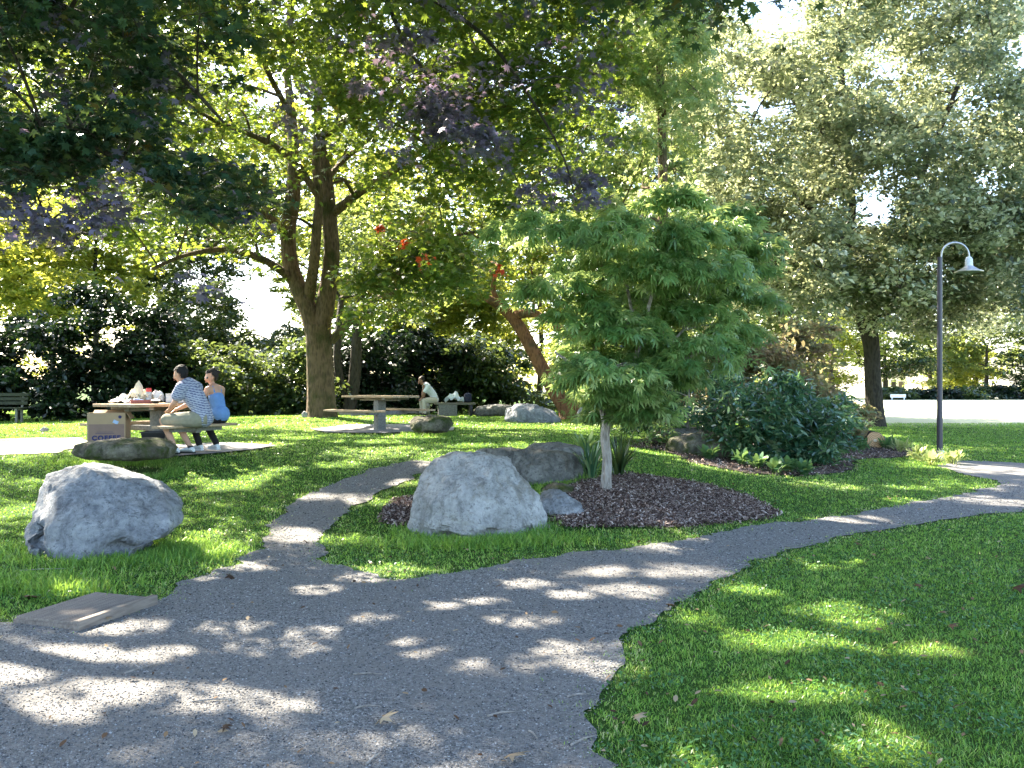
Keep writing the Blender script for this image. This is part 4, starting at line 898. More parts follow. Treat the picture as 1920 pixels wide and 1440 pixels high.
# cardboard box
bp = P(205, 830, 12.95); bz = h(bp.x, bp.y); bw, bh, bd = .53, .69, .38
b = empty('cardboard_box', (bp.x, bp.y, bz), math.radians(13), 'tall cardboard box printed COFFEE standing left of the seated man', 'box')
mb = MB(); tk = .006
mb.box((0, -bd/2, bh/2), (bw, tk, bh)).box((0, bd/2, bh/2), (bw, tk, bh)).box((-bw/2+tk, 0, bh/2), (tk, bd-tk, bh)).box((bw/2-tk, 0, bh/2), (tk, bd-tk, bh)).box((0, 0, .006), (bw-.02, bd-.02, tk))
mb.build('carton', M['card'], b)
MB().box((0, -bd/2-.005, bh*.385), (bw*.93, .003, bh*.74)).build('printed_panel', M['card2'], b)
MB().box((bw/2+.045, -.05, bh*.93), (.1, bd*.75, tk), Matrix.Rotation(1.05, 3, 'Y')).build('flap', M['card'], b)
MB().box((0, bd/2-.03, bh+.008), (bw*.96, .10, tk), Matrix.Rotation(.5, 3, 'X')).build('flap', M['card'], b)
MB().box((.13, -bd/2-.005, bh*.80), (.075, .003, .05), Matrix.Rotation(.45, 3, 'Y')).build('label', M['sky_lbl'], b)
mb = MB(); mb.lathe([(.0001, 0), (.024, 0)], n=18, cap=False); o = mb.build('emblem', M['blue_ink'], b); o.location = (.19, -bd/2-.0062, bh*.91); o.rotation_euler = (math.pi/2, 0, 0)
def text(s, size, loc, mat, parent, sx=1.0):
    cu = bpy.data.curves.new('lettering', 'FONT'); cu.body = s; cu.size = size; cu.extrude = .0015; cu.offset = .006*size/.1; cu.align_x = 'CENTER'; cu.space_character = 1.25
    tmp = bpy.data.objects.new('tmp', cu); COL.objects.link(tmp); me = bpy.data.meshes.new_from_object(tmp.evaluated_get(bpy.context.evaluated_depsgraph_get()))
    bpy.data.objects.remove(tmp); me.materials.clear(); o = link('lettering', me, mat, parent); o.location = loc; o.rotation_euler = (math.pi/2, 0, 0); o.scale = (sx, 1, 1); return o
text('COFFEE', .092, (0, -bd/2-.0085, .285), M['blue_ink'], b, 1.05)
MB().box((-.02, -bd/2-.0075, .385), (.26, .002, .006)).box((-.02, -bd/2-.0075, .405), (.22, .002, .004)).build('print_lines', M['blue_ink'], b)
# black crate and blue bag below the bench
bp = P(292, 820, 12.9); bz = h(bp.x, bp.y)+.03
b = empty('crate', (bp.x, bp.y, bz+.19), .1, 'black plastic crate under the table by the man\'s legs', 'crate')
mb = MB(); mb.add([(-.15,-.1,0),(.15,-.1,0),(.15,.1,0),(-.15,.1,0),(-.18,-.13,.19),(.18,-.13,.19),(.18,.13,.19),(-.18,.13,.19)], [(0,3,2,1),(0,1,5,4),(1,2,6,5),(2,3,7,6),(3,0,4,7)]); mb.build('basket', M['black'], b, False)
MB().box((0,-.13,.19),(.38,.018,.02)).box((0,.13,.19),(.38,.018,.02)).box((-.18,0,.19),(.018,.25,.02)).box((.18,0,.19),(.018,.25,.02)).build('rim', M['black'], b)
b = empty('storage_tub', (bp.x, bp.y, bz), .1, 'pale blue white tub on the ground below the black crate', 'tub')
MB().box((0, 0, .09), (.30, .22, .178), None, .02).build('tub', M['sky_lbl'], b); MB().box((.12, -.02, .182), (.1, .1, .012), None, .004).build('lid', M['white'], b)
o = crumple('paper_cup_bag', 'white bag lying on the far bench of the laid table', 'bag', (*on1(-.1, .80), g1+.455), (.3, .16, .09), 'white', 9.4, fold=.6)

# ------------------------------------------------------------------ people
def skin(name, nodes, edges, mat, parent, root=0, sub=2, vox=.0075):
    """one continuous surface grown round joints and bones: tapered limbs merged by a voxel remesh and smoothed"""
    mb = MB(); n = 12
    rad = [(q_[3] if hasattr(q_[3], '__len__') else (q_[3], q_[3])) for q_ in nodes]; pos = [Vector(q_[:3]) for q_ in nodes]
    for p, (ra, rb_) in zip(pos, rad):
        vs = []; m = 8
        for i in range(1, m):
            th = math.pi*i/m
            for k_ in range(n): ph = 2*math.pi*k_/n; vs.append(p+Vector((rb_*math.sin(th)*math.cos(ph), ra*math.sin(th)*math.sin(ph), min(ra, rb_)*math.cos(th))))
        vs += [p+Vector((0, 0, min(ra, rb_))), p-Vector((0, 0, min(ra, rb_)))]; L0 = (m-1)*n
        fs = [(i*n+k_, (i+1)*n+k_, (i+1)*n+(k_+1) % n, i*n+(k_+1) % n) for i in range(m-2) for k_ in range(n)]
        fs += [(L0, k_, (k_+1) % n) for k_ in range(n)]+[(L0+1, (m-2)*n+(k_+1) % n, (m-2)*n+k_) for k_ in range(n)]
        mb.add(vs, fs)
    for a, b_ in edges:
        t_ = pos[b_]-pos[a]
        if t_.length < 1e-4: continue
        t_.normalize(); ax_ = Vector((0, 1, 0))-t_*t_.y
        ax_ = ax_.normalized() if ax_.length > .15 else (Vector((0, 0, 1))-t_*t_.z).normalized()
        bx_ = t_.cross(ax_); vs = []
        for q_ in (a, b_):
            for k_ in range(n): ph = 2*math.pi*k_/n; vs.append(pos[q_]+ax_*math.cos(ph)*rad[q_][0]+bx_*math.sin(ph)*rad[q_][1])
        mb.add(vs, [(k_, (k_+1) % n, n+(k_+1) % n, n+k_) for k_ in range(n)]+[tuple(range(n))[::-1], tuple(n+k_ for k_ in range(n))])
    me = bpy.data.meshes.new(name); me.from_pydata(mb.v, [], mb.f); me.update(); ob = bpy.data.objects.new(name, me); COL.objects.link(ob)
    r_ = ob.modifiers.new('r', 'REMESH'); r_.mode = 'VOXEL'; r_.voxel_size = vox; r_.use_smooth_shade = True
    sm = ob.modifiers.new('s', 'SMOOTH'); sm.factor = .5; sm.iterations = 5
    dg = bpy.context.evaluated_depsgraph_get(); m2 = bpy.data.meshes.new_from_object(ob.evaluated_get(dg)); bpy.data.objects.remove(ob)
    m2.materials.clear(); m2.polygons.foreach_set('use_smooth', [True]*len(m2.polygons))
    return link(name, m2, mat, parent)
def person(loc, rz, label, skinm, hairm, top, bottom, shoe, pose, female=False, long_pants=False, glasses=False, sleeves=.5, thick=1.0, group=None, sleeveless=False, scale=1.0):
    t = empty('person', loc, rz, label, 'person', group); t.scale = (scale,)*3
    k = .9 if female else 1.0; lean = pose.get('lean', .2); yaw = pose.get('yaw', 0); nod = pose.get('nod', 0)
    def sp(f, z): return (f*lean/.27*1.0, 0, z)
    pel = (-.01, 0, .57); wa = (lean*.10, 0, .72); ch = (lean*.45, 0, .88); up_ = (lean*.72, 0, 1.01); nb_ = (lean*.92, 0, 1.075); nt = (lean*1.12+.01, 0, 1.125)
    cy, sy = math.cos(yaw), math.sin(yaw)
    def hd(f, l, z): return (nt[0]+f*cy-l*sy, f*sy+l*cy, nt[2]+z-nod*f)
    sh = .17*k if female else .19; N = []; E = []
    def add(p, r, link_=None):
        N.append((*p, r)); i = len(N)-1
        if link_ is not None: E.append((link_, i))
        return i
    ip = add(pel, (.115*k, .09*k)); iw = add(wa, (.120*k, .095*k), ip); kc = 1.0 if female else 1.12; ic = add(ch, (.145*k*kc, .11*k*kc), iw); iu = add(up_, (.125*k*kc, .09*k*kc), ic)
    ib = add(nb_, .052*k, iu); it = add(nt, .050*k, ib); ih = add(hd(.02, 0, .07), .078, it); i2 = add(hd(.005, 0, .135), .084, ih); i3 = add(hd(.0, 0, .160), .052, i2)
    add(hd(.09, 0, .055), .018, ih)
    for s_ in (1, -1): add(hd(.0, s_*.088, .085), .012, ih)
    hands = []
    for s_, hp in ((1, pose['hl']), (-1, pose['hr'])):
        a = add((up_[0]-.01, s_*sh, up_[2]+.005), .058*k, iu); el = pose.get('el' if s_ > 0 else 'er', (lean*.8+.06, s_*.235, .79))
        m = tuple((N[a][q_]+el[q_])/2 for q_ in range(3)); m_ = add(m, .048*k, a); e = add(el, .040*k, m_)
        w_ = Vector(hp); ev = Vector(el); d = (w_-ev).normalized(); fm = add(tuple(ev.lerp(w_, .4)), .040*k, e); wi = add(tuple(w_), .026*k, fm)
        pa2 = w_+d*.05; pl = add(tuple(pa2), (.036*k, .020*k), wi); side = d.cross(Vector((0, 0, 1))).normalized()
        for j, (o_, ln) in enumerate([(-.027, .062), (-.009, .074), (.009, .070), (.027, .055)]):
            b0_ = pa2+d*.028+side*o_; k1 = add(tuple(b0_), .0105, pl); k2 = add(tuple(b0_+d*ln*.5+Vector((0, 0, -.008))), .0088, k1); add(tuple(b0_+d*ln*.85+Vector((0, 0, -.03))), .0075, k2)
        tb_ = w_+d*.02-side*s_*.03; k1 = add(tuple(tb_), .012, pl); add(tuple(tb_+d*.04-side*s_*.018+Vector((0, 0, -.01))), .0095, k1)
        hands.append((a, m_, e))
    legs = []
    for s_, kn, an in ((1, pose['kl'], pose['al']), (-1, pose['kr'], pose['ar'])):
        a = add((.06, s_*.095, .545), .086*k, ip); kn_ = Vector(kn); av = Vector(an); h0 = Vector(N[a][:3])
        m1 = add(tuple(h0.lerp(kn_, .5)), .080*k, a); kk = add(tuple(kn_), .060*k, m1); cf = add(tuple(kn_.lerp(av, .35)), .056*k, kk); ak = add(tuple(av), .035*k, cf)
        ft = add((av.x+.11, av.y+s_*.02, av.z-.045), (.03, .026), ak); legs.append((a, m1, kk, cf, ak, s_))
    skin('body', N, E, skinm, t, vox=.0055)
    # clothes follow the same joints
    g = .016*thick
    def grow(i, a=0): r = N[i][3]; r = r if hasattr(r, '__len__') else (r, r); return (*N[i][:3], (r[0]+g+a, r[1]+g+a))
    n = [(N[ip][0], 0, N[ip][2]-.01, (.135*k+g+.004, .115*k+g)), grow(iw, .006), grow(ic), grow(iu, -.002), (N[ib][0]-.01, 0, N[ib][2]-.015, .072)]; e = [(0, 1), (1, 2), (2, 3), (3, 4)]
    if sleeveless:
        e = e[:3]; n = [(N[ip][0], 0, N[ip][2]+.05, (.178*k+g, .150*k+g)), grow(iw, .002), grow(ic, -.004), (*N[iu][:2], N[iu][2]-.035, (.105*k, .09*k))]
        sh_ = skin('tank_top', n, e, top, t)
        for s_ in (1, -1): MB().tube([(N[iu][0]-.075, s_*.07, .96), (N[iu][0]-.045, s_*.085, 1.06), (N[iu][0]+.03, s_*.08, 1.075), (N[iu][0]+.09, s_*.07, 1.0)], [.016, .014, .014, .014], 6).build('strap', top, t)
    else:
        for a, m_, el in hands:
            b_ = len(n); n.append((*N[a][:3], .066*k+g)); e.append((3, b_)); q_ = Vector(N[a][:3]).lerp(Vector(N[el][:3]), sleeves); n.append((*q_, .056*k+g*1.4)); e.append((b_, b_+1))
        skin('shirt', n, e, top, t)
        mb = MB(); mb.tube([(N[ib][0]+.055*math.cos(x)-.005, .058*math.sin(x), N[ib][2]-.02-.02*math.cos(x)) for x in np.linspace(0, 2*math.pi, 14)], .012, 6, False); mb.build('collar', top, t)
    n = [(N[ip][0]-.005, 0, .555, (.130*k+g, .105*k+g)), (N[ip][0]+.01, 0, .64, (.128*k+g, .105*k+g*.6))]; e = [(0, 1)]
    for a, m1, kk, cf, ak, s_ in legs:
        b_ = len(n); n.append(grow(a, .012)); e.append((0, b_)); n.append(grow(m1, .0)); e.append((b_, b_+1))
        if long_pants:
            n.append(grow(kk, -.004)); e.append((b_+1, b_+2)); n.append(grow(cf, -.004)); e.append((b_+2, b_+3)); q_ = Vector(N[ak][:3]); n.append((q_.x, q_.y, q_.z+.02, .043*k+g*.7)); e.append((b_+3, b_+4))
        else:
            q_ = Vector(N[m1][:3]).lerp(Vector(N[kk][:3]), .72); n.append((*q_, .072*k+g)); e.append((b_+1, b_+2))
    skin('trousers' if long_pants else 'shorts', n, e, bottom, t)
    for a, m1, kk, cf, ak, s_ in legs:
        x, y, z = N[ak][:3]; z0 = z-.085
        so = empty('shoe', (x, y, z0), math.radians(8*s_)); so.parent = t
        mb = MB(); prof = [(-.06,.035,.045),(-.045,.045,.075),(.0,.045,.085),(.05,.046,.075),(.10,.050,.055),(.15,.048,.045),(.185,.036,.036),(.20,.012,.03)]; vs = []; fs = []
        for px_, hw, hh in prof:
            for q_ in range(12):
                an_ = 2*math.pi*q_/12; vs.append((px_, math.cos(an_)*hw, .018+max(0, (math.sin(an_)*.5+.5))**.8*hh))
        fs = [(i*12+q_, i*12+(q_+1) % 12, (i+1)*12+(q_+1) % 12, (i+1)*12+q_) for i in range(len(prof)-1) for q_ in range(12)]+[tuple(range(12))[::-1], tuple(84+q_ for q_ in range(12))]
        MB().add(vs, fs).build('upper', shoe, so); MB().box((.068, 0, .010), (.27, .092, .022), None, .01).build('sole', M['sole'] if not female else shoe, so)
        MB().lathe([(.041,.06),(.043,.075),(.040,.115)], n=14).build('sock', M['black'] if not female else M['black'], so)
    # hair: a cap of noisy shell over crown, back and sides
    bm = bmesh.new(); bmesh.ops.create_icosphere(bm, subdivisions=4, radius=1); rm = []
    for v in bm.verts:
        d = v.co.copy(); f_, l_, z_ = d
        if (z_ < -.15-.55*(-f_) and f_ > -.9) and not (f_ < -.2 and z_ > -.75): rm.append(v); continue
        if f_ > .35 and z_ < .38: rm.append(v); continue
        r = 1+.05*noise.noise(d*5)+.05*noise.noise(d*14); v.co = Vector(hd(-.002+f_*.110*r, l_*.100*r, .112+z_*.122*r))
    bmesh.ops.delete(bm, geom=rm, context='VERTS'); bmesh.ops.solidify(bm, geom=bm.faces[:], thickness=.012)
    me = bpy.data.meshes.new('hair'); bm.to_mesh(me); bm.free(); link('hair', me, hairm, t)
    if female:
        MB().lathe([(.001,-.035),(.03,-.025),(.038,0),(.03,.025),(.001,.035)], c=hd(-.11, 0, .16), n=14).build('hair_bun', hairm, t)
    if glasses:
        mb = MB(); [mb.box(hd(.085, s_*.036, .085), (.016, .05, .034), Matrix.Rotation(yaw, 3, 'Z'), .007) for s_ in (1, -1)]; mb.build('sunglasses', M['black'], t)
    else:
        mb = MB()
        for s_ in (1, -1): MB().lathe([(.0005,-.008),(.008,-.005),(.010,0),(.008,.005),(.0005,.008)], c=hd(.083, s_*.032, .085), n=10).build('eye', M['black'], t)
    mb = MB(); mb.tube([hd(.086, .022, .018), hd(.094, 0, .016), hd(.086, -.022, .018)], [.004, .006, .004], 6); mb.build('mouth', plain('lips', (.38, .12, .10), .5), t)
    return t
def check_mat():
    t = NT('patterned_shirt'); mp = t.new('ShaderNodeMapping'); t.l.new(t.coord(), mp.inputs['Vector']); mp.inputs['Rotation'].default_value = (0, .35, .2); mp.inputs['Scale'].default_value = (26, 26, 30)
    wv = t.new('ShaderNodeTexWave'); wv.wave_type = 'BANDS'; wv.bands_direction = 'Z'; wv.inputs['Scale'].default_value = .34; wv.inputs['Distortion'].default_value = 1.2; t.l.new(mp.outputs[0], wv.inputs['Vector'])
    ck = t.new('ShaderNodeTexChecker'); ck.inputs['Scale'].default_value = 1.0; t.l.new(mp.outputs[0], ck.inputs['Vector'])
    c = t.ramp(t.math('MULTIPLY', wv.outputs['Fac'], t.math('ADD', ck.outputs['Fac'], .45)), [(.25, (.44, .47, .56)), (.5, (.13, .145, .26))])
    return t.done(c, .9, t.bump(t.noise(9, 3), .6, .02))
shirtm = check_mat()
seatz = g1
pm = P(380, 800, 12.72)
person((pm.x, pm.y, seatz), math.radians(180-12), 'man in patterned grey shirt and khaki shorts seated with his back to the camera', M['skin'], M['hair'], shirtm, M['khaki'], M['shoe'],
  dict(lean=.32, yaw=.25, nod=.15, hl=(.47, .12, .69), hr=(.46, -.10, .70), kl=(.55, .16, .53), kr=(.53, -.10, .55), al=(.36, .15, .115), ar=(.24, -.06, .115)), thick=1.8, scale=1.0)
pw = P(411, 795, 13.35)
person((pw.x, pw.y, seatz), math.radians(180-25), 'woman in blue tank top and black leggings seated beside the man', M['skin'], M['hair_b'], M['bluetop'], M['leggings'], M['shoe'],
  dict(lean=.14, yaw=1.15, nod=.1, hl=(.34, .16, .66), hr=(.36, -.10, .66), kl=(.44, .14, .52), kr=(.44, -.12, .52), al=(.30, .13, .115), ar=(.18, -.12, .115)), female=True, long_pants=True, glasses=True, sleeveless=True, scale=.97)
pt = P(815, 778, 28.5); pz = h(pt.x, pt.y)
person((pt.x, pt.y, pz), math.radians(180+25), 'person in white shirt and beige trousers bent forward on a concrete block in the distance', M['skin_dark'], M['hair'], M['whiteshirt'], M['beige'], M['sole'],
  dict(lean=.42, yaw=.1, nod=.4, hl=(.44, .10, .96), hr=(.46, -.06, .60), el=(.50, .16, .70), er=(.30, -.22, .70), kl=(.44, .17, .52), kr=(.44, -.14, .52), al=(.42, .17, .10), ar=(.40, -.14, .10)), long_pants=True, scale=.98)
gb = empty('stone_bench', (pt.x+.42, pt.y+.1, pz), math.radians(8), 'low concrete block bench with a dark slab below the person in white', 'bench')
MB().box((0, 0, .19), (.62, .42, .38), None, .02).build('block', M['conc_leg'], gb); MB().box((.25, 0, .41), (1.35, .46, .07), None, .015).build('slab', M['wood_grey'], gb); MB().box((.78, 0, .19), (.10, .36, .38), None, .01).build('leg', M['black'], gb)
o = crumple('white_jacket', 'pale bluish white garment bundled on the slab right of the person in white', 'garment', (pt.x+.66, pt.y+.05, pz+.45), (.62, .42, .34), 'whiteshirt', 12.2, 16, .85)
bg = empty('backpack', (pt.x+1.10, pt.y+.1, pz+.45), .3, 'dark blue backpack at the right end of the concrete bench', 'bag')
MB().box((0, 0, .16), (.26, .22, .32), None, .09).build('bag_body', M['navy'], bg); MB().box((0, -.13, .11), (.18, .06, .16), None, .03).build('pocket', M['navy'], bg); MB().tube([(-.04, 0, .31), (-.03, 0, .35), (.03, 0, .35), (.04, 0, .31)], .008, 6).build('handle', M['black'], bg)

# ------------------------------------------------------------------ street lamp
lg = P(1762, 862, 18.3); lz = h(lg.x, lg.y); k = 18.3/F
lt = empty('street_lamp', (lg.x, lg.y, lz), 0, 'tall dark violet lamp post with gooseneck arm and pale bell shade', 'street lamp')
top = CAMZ+(720-482)*k-lz
MB().lathe([(.060,0),(.060,.9),(.055,1.0),(.050,top-.1),(.050,top)], n=20).build('post', M['lamp_paint'], lt)
mb = MB(); mb.lathe([(.16,0),(.16,.03),(.09,.05),(.085,.16),(.07,.18)], n=20)
for i in range(4): mb.lathe([(.02,0),(.02,.05),(.012,.06)], c=(.12*math.cos(i*math.pi/2+.6), .12*math.sin(i*math.pi/2+.6), .03), n=6)
mb.build('base_plate', M['galv'], lt)
ar = 26*k; pts = [(.03, 0, top-.35), (.03, 0, top-.02)]+[(.03+ar-ar*math.cos(a), 0, top+.03+ar*.95*math.sin(a)) for a in np.linspace(0, math.pi, 12)]+[(.03+2*ar, 0, top-.02)]
MB().tube(pts, .022, 10).build('arm', M['galv'], lt)
hd_ = empty('lamp_head', (.03+2*ar, 0, top-.02)); hd_.parent = lt
MB().lathe([(.03,.03),(.055,.01),(.075,-.03),(.078,-.14),(.085,-.19)], n=20).build('lamp_housing', M['glass_w'], hd_)
MB().lathe([(.08,-.17),(.12,-.20),(.20,-.255),(.285,-.29),(.285,-.30),(.19,-.27),(.08,-.20)], n=28, cap=False).build('lamp_shade', M['galv'], hd_)
MB().lathe([(.02,-.2),(.05,-.22),(.05,-.26),(.02,-.28)], n=14).build('bulb', M['glass_w'], hd_)

# ------------------------------------------------------------------ cut log
lc = P(1641, 815, 19.6); rl = 17*19.6/F
lo = empty('cut_log', lc, 0, 'sawn log with pale ringed end face lying beside the large tree trunk', 'log')
dirv = Vector((.10, 1.0, .0)).normalized(); q3 = dirv.to_track_quat('Y', 'Z').to_matrix()
def ring_mat():
    t = NT('sawn_end_grain'); mp = t.coord(); sx = t.new('ShaderNodeSeparateXYZ'); t.l.new(mp, sx.inputs[0])
    r2 = t.math('SQRT', t.math('ADD', t.math('POWER', sx.outputs['X'], 2), t.math('POWER', sx.outputs['Z'], 2))); r2.node.inputs[0]
    rr_ = t.math('ADD', r2, t.math('MULTIPLY', t.noise(9, 3), .02))
    w_ = t.math('SINE', t.math('MULTIPLY', rr_, 170.0)); c = t.ramp(t.math('ADD', t.math('MULTIPLY', w_, .5), .5), [(.2, (.45, .24, .11)), (.8, (.70, .47, .27))])
    c = t.mix(t.ramp(rr_, [(.03, (1, 1, 1)), (.06, (0, 0, 0))]), c, (.7, .6, .45))
    return t.done(c, .85)
def to_log(vs): return [q3 @ Vector(v) for v in vs]
n = 28; vs = []; Ls = [0, .03, .3, .6, .9]
for y in Ls:
    for i in range(n):
        a = 2*math.pi*i/n; r = rl*(1+.05*math.sin(3*a+1)+.03*math.sin(7*a))*(1.04 if y > 0 else 1.0); vs.append((r*math.cos(a), y, r*math.sin(a)))
fs = [(i*n+k_, i*n+(k_+1) % n, (i+1)*n+(k_+1) % n, (i+1)*n+k_) for i in range(len(Ls)-1) for k_ in range(n)]+[tuple(4*n+i for i in range(n))]
ob = MB().add(vs, fs).build('bark', M['bark_dark'], lo); ob.rotation_euler = q3.to_euler()
ob = MB().add([(v[0]*.965, -.002, v[2]*.965) for v in vs[:n]], [tuple(range(n))]).build('end_face', ring_mat(), lo); ob.rotation_euler = q3.to_euler()
lo.location.z = h(lc.x, lc.y)+rl*.8
rock('brown stump stone left of the sawn log', [(1600,812),(1606,802),(1622,800),(1630,812),(1625,826),(1605,828)], 19.9, .2, 'rock_dark', 44, .2, 3, .15, .6, name='stone')

# ------------------------------------------------------------------ buildings and board beyond the meadow
def house(u0, u1, v0, v1, Y, label, wall, roofc, wins):
    a = P(u0, v1, Y); b_ = P(u1, v0, Y); W = b_.x-a.x; z0 = 0; Hh = b_.z
    t = empty('house', ((a.x+b_.x)/2, Y, z0), 0, label, 'house', None)
    MB().box((0, 3, Hh/2), (W, 6, Hh)).build('wall', plain('wall_paint', wall, .8), t)
    MB().add([(-W/2-.3,-.3,Hh),(W/2+.3,-.3,Hh),(W/2+.3,6.3,Hh),(-W/2-.3,6.3,Hh),(-W/2-.3,3,Hh+1.1),(W/2+.3,3,Hh+1.1)], [(0,1,5,4),(2,3,4,5),(0,4,3),(1,2,5),(0,3,2,1)]).build('roof', plain('roofing', roofc, .8), t, False)
    for x in wins:
        wdw = MB().box((x*W, -.03, Hh*.55), (.8, .06, 1.1)).build('window', M['white'], t); MB().box((x*W, -.07, Hh*.55), (.64, .03, .94)).build('pane', M['black'], wdw)
    MB().box((W*.42, -.03, Hh*.33), (.8, .05, Hh*.62)).build('door', plain('door_paint', (.1, .08, .07), .6), t)
    return t
house(1652, 1694, 700, 745, 112, 'cream house glimpsed between trees right of the large trunk beyond the meadow', (.75, .70, .66), (.3, .3, .32), (-.3, .05))
house(1768, 1800, 718, 745, 110, 'small tan building glimpsed just right of the lamp post beyond the meadow', (.62, .48, .26), (.35, .3, .26), (-.2,))
house(1850, 1890, 722, 745, 112, 'small orange brown building glimpsed between trees at right beyond the meadow', (.60, .36, .16), (.55, .55, .55), (-.25, .1))
sb = empty('board_sign', P(1684, 750, 84), 0, 'pale blank board on short posts at the far edge of the meadow', 'sign'); sb.location.z = h(sb.location.x, 84)
MB().box((0, 0, .42), (1.5, .08, .34), None, .01).build('board', M['whiteshirt'], sb)
for s_ in (-.6, .6): MB().box((s_, 0, .12), (.08, .08, .26)).build('post', M['whiteshirt'], sb)

# ------------------------------------------------------------------ small plants
def plant(name, label, u, v, n, L_, wd, mat, seed, rad=.05, group=None, cat='plant', blades='strap', tiltmax=1.1):
    g = G(u, v); rr = np.random.default_rng(seed); t = empty(name, g, 0, label, cat, group); vs = []; fs = []; rv = []
    segs = 5; V = []
    for i in range(n):
        an = rr.uniform(0, 2*math.pi); ti = rr.uniform(.15, tiltmax); ln = L_*rr.uniform(.6, 1.15); w_ = wd*rr.uniform(.7, 1.2); o_ = Vector((math.cos(an), math.sin(an), 0)); sd = Vector((-o_.y, o_.x, 0)); p = o_*rad*rr.random(); row = []
        for s_ in range(segs+1):
            f = s_/segs; a_ = ti*(f*1.5+.3); ww = w_*(math.sin(math.pi*min(1, f*.85+.12))**.8)*.5+.0005
            if blades == 'broad': ww = w_*(.1 if f < .4 else math.sin(math.pi*(f-.38)/.66)**.7)*.5+.001
            row += [tuple(p+sd*ww), tuple(p-sd*ww)]; p = p+(o_*math.sin(a_)+Vector((0, 0, math.cos(a_))))*ln/segs
        V.append(row); rv.append(rr.random())
    me = np_mesh('leaves', np.array(V), 2*(segs+1), [(2*i, 2*i+1, 2*i+3, 2*i+2) for i in range(segs)], np.array(rv), True)
    link('leaves', me, M[mat], t); MB().lathe([(.02,-.02),(.018,.05),(.004,.09)], n=8).build('stem', M['twig'], t); return t
plant('iris_clump', 'dark strap leaved clump right behind the pale slim maple trunk', 1160, 893, 70, .62, .03, 'laurel', 1, .08, tiltmax=1.2)
plant('iris_clump', 'strap leaved clump between the long rock and the pale slim maple trunk', 1108, 900, 50, .55, .035, 'rhodo', 2, .07, tiltmax=.8)
plant('leafy_plant', 'bright leafy plant left of the pale slim maple trunk', 1098, 862, 46, .42, .075, 'small_maple', 3, .06, blades='broad', tiltmax=1.0)
for i, (u, v, lb) in enumerate([(1390,872,'broadleaf clump at the left corner of the shrub bed edge'),(1420,880,'second broadleaf clump from the left along the shrub bed edge'),(1455,888,'broadleaf clump in the middle below the big dark shrub'),(1480,886,'broadleaf clump just right of the middle below the big dark shrub'),(1505,893,'rightmost broadleaf clump below the big dark shrub'),(1330,862,'low broadleaf clump in front of the mossy rock in the shrub bed')]):
    plant('broadleaf_plant', lb, u, v, 42, .26, .09, 'hosta', 10+i, .10, 'plants edging the shrub bed', blades='broad', tiltmax=1.3)
for i, (u, v, lb) in enumerate([(1665,842,'ivy like plant below the sawn log'),(1690,848,'pale lime plant right of the sawn log'),(1722,862,'pale sunlit plant left of the lamp post base'),(1745,872,'pale sunlit plant in front of the lamp post base'),(1785,870,'pale sunlit plant right of the lamp post base'),(1612,846,'small green plant left below the sawn log')]):
    plant('border_plant', lb, u, v, 60, .30, .07, ['hosta','pale_plant','pale_plant','pale_plant','pale_plant','hosta'][i], 30+i, .16, 'plants around lamp post and log', blades='broad', tiltmax=1.3)

# ------------------------------------------------------------------ twigs and noticeable fallen leaves
def fallen(u, v, size, label, mat='litter', col=.5, name='fallen_leaf'):
    g = G(u, v); rr = np.random.default_rng(int(u)); V = rot_leaves(np.array([[0, 0, .03]]), np.array([[1.0, .2, 0]]), np.array([size]), 3, 0, 'maple', rr)
    me = np_mesh(name, V, len(TPL['maple'][0]), TPL['maple'][1], np.array([col])); o = link(name, me, M[mat]); o.location = g+Vector((0, 0, .015)); o.modifiers.new('s', 'SOLIDIFY').thickness = .002
    return tag(o, label, 'fallen leaf', 'fallen leaves on path and lawn')
for u, v, s_, lb, c in [(712,1368,.16,'curled tan leaf on the gravel at bottom centre',.95),(418,1380,.07,'small dark leaf on the gravel at lower left',.1),(430,1087,.14,'dark brown leaf at the gravel edge right of the left boulder',.05),
  (1900,1112,.22,'dark curled leaf on the lawn at the right edge',.15),(1728,1108,.10,'brown leaf on the upper right lawn',.35),(1762,1160,.11,'reddish leaf on the lawn beside a sunny patch at right',.45),(1780,1186,.10,'brown leaf on the lawn below the reddish one at right',.4),
  (48,1128,.16,'red brown leaf in the grass above the step slab',.4),(952,1436,.14,'tan leaf on the gravel at the bottom edge',.8),(1252,1144,.10,'red leaf where gravel meets the right lawn',.45),(1605,1025,.12,'brown leaf at the top edge of the right lawn',.4),
  (572,1022,.10,'dark leaf on the fork path by the island tip',.1),(200,1170,.06,'orange leaf in front of the step slab',.75),(1190,1362,.10,'grey leaf on the lawn beside the lower gravel edge',.9),(1738,1056,.09,'pale leaf on the far right lawn near the path',.9)]:
    fallen(u, v, s_, lb, 'litter', c)
def twig(u, v, L_, an, label, forks=0):
    g = G(u, v); mb = MB(); d = Vector((math.cos(an), math.sin(an), 0)); mb.tube([g+d*(-L_/2)+Vector((0,0,.018)), g+Vector((0, .01, .022)), g+d*(L_/2)+Vector((0,0,.018))], [.005, .0045, .002], 6)
    for i in range(forks): p = g+d*(L_*(.1*i-.1))+Vector((0, 0, .02)); mb.tube([p, p+Vector((-d.y, d.x, .2))*L_*.35], [.0035, .0015], 5)
    o = mb.build('twig', M['bark_pale']); return tag(o, label, 'twig', 'twigs on the path')
